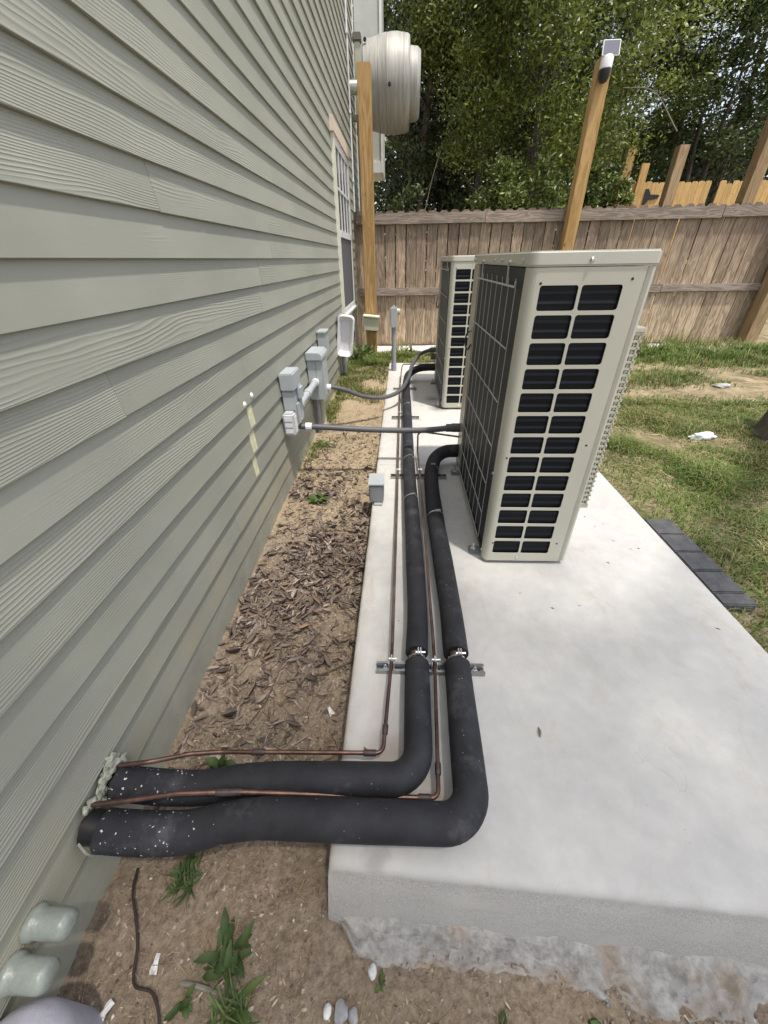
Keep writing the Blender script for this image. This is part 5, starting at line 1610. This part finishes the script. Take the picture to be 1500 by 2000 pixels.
x, y = scatter(11000, -0.80, -0.17, 0.5, 3.9, lambda a, b: np.where(in_pad(a, b, 0.01), 0, 0.8))
litter('wood_chips', x, y, 0.013, 0.0035, [(0.30, 0.23, 0.16), (0.42, 0.34, 0.25), (0.16, 0.12, 0.09), (0.22, 0.17, 0.13), (0.50, 0.42, 0.32)], 4, 0.005, 0.3)
# pine straw and stems
def straws(name, x, y, L, r, cols, seed):
    rng = np.random.default_rng(seed)
    n = len(x)
    z = ground_z(x, y) + 0.006 + 0.006 * rng.random(n)
    a = rng.uniform(0, 2 * np.pi, n)
    l = L * rng.uniform(0.4, 1.5, n)
    d = np.stack([np.cos(a), np.sin(a), rng.normal(0, 0.06, n)], 1)
    s = np.stack([-np.sin(a), np.cos(a), np.zeros(n)], 1)
    P = np.stack([x, y, z], 1)
    b = rng.normal(0, 0.16, n)
    mid = P + s * (b * l)[:, None]
    up = np.array([0, 0, 1.0]) * r * 1.2
    e0, e1 = P - d * l[:, None] / 2, P + d * l[:, None] / 2
    V = np.stack([e0 - s * r, e0 + s * r, e0 + up, mid - s * r, mid + s * r, mid + up, e1 - s * r * .6, e1 + s * r * .6, e1 + up * .6], 1)
    T = []
    for q in (0, 3):
        for i, j in ((0, 2), (2, 1)):
            T += [[q + i, q + j, q + 3 + j], [q + i, q + 3 + j, q + 3 + i]]
    T = np.array(T)
    F = (np.arange(n)[:, None, None] * 9 + T[None]).reshape(-1, 3)
    cols = np.array(cols)
    c = cols[rng.integers(0, len(cols), n)] * rng.uniform(0.7, 1.25, n)[:, None]
    return tag(np_mesh(name, V.reshape(-1, 3), F, MAT['litter'], None, np.repeat(c[:, None, :], 9, 1).reshape(-1, 3)), kind='stuff')
x, y = scatter(900, -0.80, -0.19, 0.5, 4.2, lambda a, b: np.where(in_pad(a, b, 0.02), 0, 0.8))
x2_, y2_ = scatter(2600, -0.80, -0.19, 0.6, 3.2, beds)
straws('straw_litter', x2_, y2_, 0.055, 0.0019, browns, 9)
straws('straw_litter', x, y, 0.09, 0.0011, [(0.14, 0.10, 0.07), (0.26, 0.19, 0.13), (0.10, 0.07, 0.05)], 1)
x, y = scatter(1100, -0.78, 1.3, -0.1, 0.45, lambda a, b: np.where((a > -0.2) & (b > 0.12), 0, 0.8))
straws('straw_litter', x, y, 0.045, 0.0007, [(0.30, 0.20, 0.11), (0.20, 0.13, 0.08), (0.38, 0.28, 0.17)], 2)
x, y = scatter(2600, 1.5, 5.2, 0.9, 5.4, lambda a, b: np.where((a < 1.69) & (b > 1.31) & (b < 2.04), 0, 0.7) * np.clip((fbm(a * 1.5, b * 1.5, 83) - 0.35) * 4, 0, 1))
straws('straw_litter', x, y, 0.11, 0.0016, [(0.46, 0.36, 0.20), (0.34, 0.27, 0.13), (0.55, 0.45, 0.27)], 3)
# a scatter of tiny debris on the slab
x, y = scatter(60, -0.15, 1.4, 0.36, 5.5, lambda a, b: np.full(a.shape, 0.9))
rng2 = np.random.default_rng(6)
n = len(x)
a = rng2.uniform(0, 6.28, n); l = rng2.uniform(0.004, 0.015, n)
P = np.stack([x, y, np.full(n, 0.0022)], 1)
d = np.stack([np.cos(a), np.sin(a), np.zeros(n)], 1) * l[:, None]; s = np.stack([-np.sin(a), np.cos(a), np.zeros(n)], 1) * 0.0018
V = np.stack([P - d, P + s, P + d, P - s + np.array([0, 0, .003])], 1)
tag(np_mesh('dry_debris', V.reshape(-1, 3), np.arange(4 * n).reshape(n, 4), MAT['litter'], None, np.repeat(np.array([[0.14, 0.10, 0.075]]), 4 * n, 0)), kind='stuff')

# small gravel mixed into the soil
mbg = []
rg = np.random.default_rng(19)
x, y = scatter(5200, -0.80, 1.6, -0.1, 3.4, lambda a, b: np.where(((a > -0.19) & (b > 0.13)), 0, np.where(b < 0.9, 0.9, 0.25)))
n = len(x)
r_ = np.exp(rg.normal(-6.0, 0.40, n))
D = np.array([[1, 0, 0], [-1, 0, 0], [0, 1, 0], [0, -1, 0], [0, 0, .7], [0, 0, -.7]], float)
V = np.stack([x, y, ground_z(x, y) + r_ * 0.35], 1)[:, None, :] + D[None] * r_[:, None, None] * rg.uniform(0.6, 1.4, (n, 6, 1))
T = np.array([[0, 2, 4], [2, 1, 4], [1, 3, 4], [3, 0, 4], [2, 0, 5], [1, 2, 5], [3, 1, 5], [0, 3, 5]])
F = (np.arange(n)[:, None, None] * 6 + T[None]).reshape(-1, 3)
pal = np.array([(0.30, 0.24, 0.18), (0.42, 0.36, 0.28), (0.20, 0.16, 0.12), (0.55, 0.50, 0.43), (0.35, 0.33, 0.30)])
C = np.repeat((pal[rg.integers(0, 5, n)] * rg.uniform(0.7, 1.2, n)[:, None])[:, None, :], 6, 1).reshape(-1, 3)
tag(np_mesh('gravel', V.reshape(-1, 3), F, MAT['litter'], None, C), kind='stuff')

# named single things on the ground
mb = MB(); P = bez([(-0.755, 0.335, gz(-.755, .335) + 0.012), (-0.738, 0.285, gz(-.738, .285) + 0.016), (-0.700, 0.235, gz(-.70, .235) + 0.016), (-0.668, 0.185, gz(-.668, .185) + 0.014), (-0.640, 0.125, gz(-.64, .125) + 0.016), (-0.585, 0.112, gz(-.585, .112) + 0.016), (-0.545, 0.07, gz(-.545, .07) + 0.015), (-0.54, 0.02, gz(-.54, .02) + 0.01)], 7)
mb.tube(P, 0.0034, 7)
tag(mb.build('wire', MAT['wire_rubber'], smooth=True), 'dark brown wire snaking over the soil near the painted pipe stubs', 'wire')
def scrap(label, x, y, w, l, rot, seed, mat='paper', name='paper_scrap', cat='litter'):
    rr = random.Random(seed)
    z = gz(x, y) + 0.012
    mb = MB()
    n = 6
    vs, fs = [], []
    for i in range(n):
        for j in range(n):
            u, v = i / (n - 1) - 0.5, j / (n - 1) - 0.5
            k = 1 - 0.5 * (v + 0.5) * abs(u) * 2
            vs.append((u * w * k, v * l, rr.uniform(-0.005, 0.006)))
    for i in range(n - 1):
        for j in range(n - 1):
            fs.append((i * n + j, (i + 1) * n + j, (i + 1) * n + j + 1, i * n + j + 1))
    c_, s_ = math.cos(rot), math.sin(rot)
    vs = [(x + a * c_ - b * s_, y + a * s_ + b * c_, z + h_) for a, b, h_ in vs]
    mb.add(vs, fs)
    return tag(mb.build(name, MAT[mat]), label, cat, 'scraps on the soil')
scrap('crumpled white scrap on the soil beside the dark wire', -0.605, 0.158, 0.018, 0.036, 0.1, 1)
scrap('torn white scrap at the bottom edge left of the wire end', -0.688, 0.078, 0.026, 0.044, -0.5, 2)
scrap('pale dry leaf lying on the soil by the pad, near the front strut', -0.262, 0.815, 0.022, 0.034, 0.6, 3, 'paper', 'dry_leaf', 'leaf')
mb = MB(); P = bez([(-0.43, 0.118, gz(-.43, .118) + 0.008), (-0.475, 0.126, gz(-.475, .126) + 0.011), (-0.525, 0.130, gz(-.525, .13) + 0.010)], 5); mb.tube(P, [0.004, 0.0052, 0.005, 0.0055, 0.005, 0.005, 0.0055, 0.005, 0.005, 0.0055, 0.004], 7)
tag(mb.build('stick', MAT['pale_bark'], smooth=True), 'short grey stick lying between the scrap and the big weed', 'stick')
mb = MB(); P = bez([(-0.20, 1.03, gz(-.2, 1.03) + 0.02), (-0.27, 1.0, gz(-.27, 1.0) + 0.016), (-0.36, 0.965, gz(-.36, .965) + 0.014), (-0.47, 0.945, gz(-.47, .945) + 0.012)], 5); mb.tube(P, [0.0045 * (1 - 0.6 * k / (len(P) - 1)) for k in range(len(P))], 6)
tag(mb.build('root', MAT['twig'], smooth=True), 'thin crooked root reaching from the pad edge into the leaf litter', 'root')
mb = MB(); P = bez([(-0.50, 1.06, gz(-.5, 1.06) + 0.014), (-0.515, 0.95, gz(-.515, .95) + 0.016), (-0.53, 0.85, gz(-.53, .85) + 0.014), (-0.57, 0.74, gz(-.57, .74) + 0.012)], 5); mb.tube(P, 0.0021, 6)
tag(mb.build('stem', MAT['twig'], smooth=True), 'long dry stem lying across the litter in front of the wall', 'stem')
for k, (x, y, r, m, lb) in enumerate(((-0.058, 0.168, 0.011, 'white_stone', 'round white pebble against the rough footing'), (-0.128, 0.103, 0.016, 'stone', 'larger flat grey stone at the bottom edge in front of the pad'), (-0.098, 0.098, 0.012, 'stone', 'narrow grey stone right of the flat grey one'), (-0.160, 0.102, 0.010, 'white_stone', 'yellowish white stone left of the flat grey one'))):
    mb = blob(MB(), (x, y, gz(x, y) + r * 0.45), r, 300 + k, 1.0, 1.25, 0.6, 2, 0.2)
    tag(mb.build('stone', MAT[m], smooth=True, angle=40), lb, 'stone', 'stones in front of the pad')
mb = blob(MB(), (2.73, 3.38, gz(2.73, 3.38) + 0.025), 0.055, 401, 2.0, 0.75, 0.7, 3, 0.25)
tag(mb.build('rock', MAT['white_stone'], smooth=True, angle=50), 'long white rock lying in the lawn', 'rock')
mb = blob(MB(), (3.95, 4.95, gz(3.95, 4.95) + 0.02), 0.06, 402, 1.7, 1.0, 0.5, 2, 0.15)
tag(mb.build('rock', MAT['stone'], smooth=True, angle=30), 'flat brown grey stone at the edge of the sandy patch in the lawn', 'rock')
mb = MB()
mb.tube([(-0.108, 0.618, 0.006), (-0.098, 0.606, 0.008), (-0.088, 0.600, 0.007)], [0.0015, 0.004, 0.001], 6)
mb.tube([(-0.098, 0.606, 0.008), (-0.083, 0.603, 0.009), (-0.070, 0.606, 0.006)], [0.003, 0.0035, 0.001], 6)
tag(mb.build('leaf_scrap', MAT['twig'], smooth=True), 'small curled brown leaf on the pad in the bend of the left copper line', 'leaf')
mb = MB(); mb.tube(bez([(0.47, 0.668, 0.004), (0.475, 0.685, 0.006), (0.474, 0.702, 0.004)], 4), [0.001, 0.003, 0.004, 0.0045, 0.004, 0.0035, 0.003, 0.002, 0.001], 6)
tag(mb.build('seed_pod', MAT['pale_bark'], smooth=True), 'tiny pale seed pod on the open slab right of the pipes', 'seed pod')

# ------------------------------------------------------------------ weeds
def weed(name, label, x, y, n, L, W, lo, hi, seed, spread=0.8, grassy=0, group='weeds in the side yard', cat='weed', rise=0.5):
    """rosette of bent leaves, each five-segment blade; grassy adds thin blades"""
    rr = random.Random(seed)
    z = gz(x, y)
    V, F, C = [], [], []
    def leaf(L, W, a, el, col, ox=0, oy=0):
        d = Vector((math.cos(a), math.sin(a), 0)); s = Vector((-math.sin(a), math.cos(a), 0))
        b = len(V)
        m = 6
        p = Vector((x + ox, y + oy, z + 0.002))
        e = el
        for k in range(m):
            t = k / (m - 1)
            w = W * (math.sin(math.pi * (0.12 + 0.86 * t)) ** 0.8) * (1 + 0.18 * (k % 2))
            up = Vector((-d.x * math.sin(e), -d.y * math.sin(e), math.cos(e)))
            V.extend([tuple(p - s * w / 2 + up * w * 0.14), tuple(p), tuple(p + s * w / 2 + up * w * 0.14)])
            sh = col if k % 2 else tuple(q * 0.92 for q in col)
            C.extend([sh, tuple(q * 1.15 for q in sh), sh])
            p = p + (d * math.cos(e) + Vector((0, 0, math.sin(e)))) * (L / (m - 1))
            e -= 0.28 * rr.uniform(0.5, 1.3)
        for k in range(m - 1):
            q = b + 3 * k
            F.extend([(q, q + 1, q + 4, q + 3), (q + 1, q + 2, q + 5, q + 4)])
    for i in range(n):
        t = rr.random()
        col = tuple(lo[q] * (1 - t) + hi[q] * t for q in range(3))
        leaf(L * rr.uniform(0.6, 1.15), W * rr.uniform(0.7, 1.2), rr.uniform(0, 6.28), rr.uniform(0.15, 0.2 + rise * 1.6), col, rr.uniform(-1, 1) * L * 0.35 * spread, rr.uniform(-1, 1) * L * 0.35 * spread)
    for i in range(grassy):
        t = rr.random()
        col = tuple(lo[q] * (1 - t) + hi[q] * t * 1.2 for q in range(3))
        leaf(L * rr.uniform(0.6, 1.3), 0.004, rr.uniform(0, 6.28), rr.uniform(0.3, 1.3), col, rr.uniform(-1, 1) * L * 0.5, rr.uniform(-1, 1) * L * 0.3 - 0.02)
    o = np_mesh(name, np.array(V), np.array(F), MAT['blade'], None, np.array(C), smooth=True)
    return tag(o, label, cat, group)
WL, WH = (0.045, 0.075, 0.022), (0.095, 0.145, 0.045)
weed('weed', 'big broad leaved green weed on the soil in front of the pipes', -0.432, 0.178, 24, 0.060, 0.017, WL, (0.085, 0.13, 0.04), 1, 1.5, 10)
weed('grass_tuft', 'long grassy tuft at the bottom edge below the big weed', -0.385, 0.105, 3, 0.07, 0.02, WL, (0.12, 0.17, 0.05), 2, 1.0, 46, cat='grass')
weed('weed', 'small weed left of the big weed at the bottom edge', -0.51, 0.098, 7, 0.032, 0.012, WL, WH, 3)
weed('weed', 'leafy weed growing out under the front black pipe', -0.60, 0.325, 22, 0.05, 0.010, WL, WH, 4, 1.3, 34)
weed('weed', 'single upright leaf weed behind the left copper line', -0.615, 0.60, 5, 0.070, 0.032, WL, WH, 5, 0.5, 0, rise=0.9)
weed('weed', 'rounded leaf weed between the copper line and the farther black pipe', -0.655, 0.545, 5, 0.055, 0.030, (0.07, 0.09, 0.04), (0.14, 0.17, 0.08), 6, 0.6)
weed('weed', 'bushy green weed alone on the litter between the wall and the pad', -0.575, 2.33, 30, 0.085, 0.030, WL, (0.12, 0.19, 0.05), 7, 1.0)
weed('weed', 'weed at the wall foot under the pipes below the breaker box', -0.73, 3.25, 26, 0.12, 0.022, WL, (0.14, 0.19, 0.06), 8, 1.0, 40)
weed('weed', 'tall weed clump against the wall corner by the left pine post', -0.70, 6.55, 60, 0.34, 0.035, WL, (0.15, 0.21, 0.06), 9, 0.9, 40, rise=1.0)
weed('weed', 'leafy weed at the foot of the left pine post', -0.56, 7.0, 26, 0.22, 0.035, WL, (0.18, 0.24, 0.07), 10, 1.0, 20, rise=1.0)
weed('weed', 'small weed against the fence behind the grey conduit post', 0.12, 7.12, 14, 0.20, 0.03, WL, (0.2, 0.24, 0.09), 11, 1.0, 10, rise=1.0)
weed('weed', 'bright weed tucked against the rough footing, by the white pebble', -0.035, 0.150, 6, 0.022, 0.011, WL, (0.12, 0.17, 0.05), 12, 0.8)
weed('weed', 'low weed at the bottom edge in the middle of the footing', 0.09, 0.078, 5, 0.032, 0.016, WL, (0.12, 0.17, 0.05), 13, 0.9)
weed('weed', 'weed cluster against the footing right of the middle', 0.255, 0.082, 9, 0.032, 0.015, WL, (0.12, 0.17, 0.05), 14, 1.2, 6)
weed('weed', 'dark broad weed in the bottom right corner', 0.475, 0.082, 12, 0.040, 0.024, WL, WH, 15, 1.2, 0)
weed('weed', 'spiky tall weed in the lawn beside the fan guard', 1.75, 3.75, 10, 0.10, 0.012, WL, (0.17, 0.2, 0.06), 16, 0.4, 30, rise=1.2)
weed('grass_tuft', 'pile of dry cut stalks on the lawn at the right edge beyond the pavers', 2.05, 1.75, 2, 0.1, 0.006, (0.40, 0.31, 0.17), (0.52, 0.42, 0.25), 17, 1.0, 60, cat='grass')
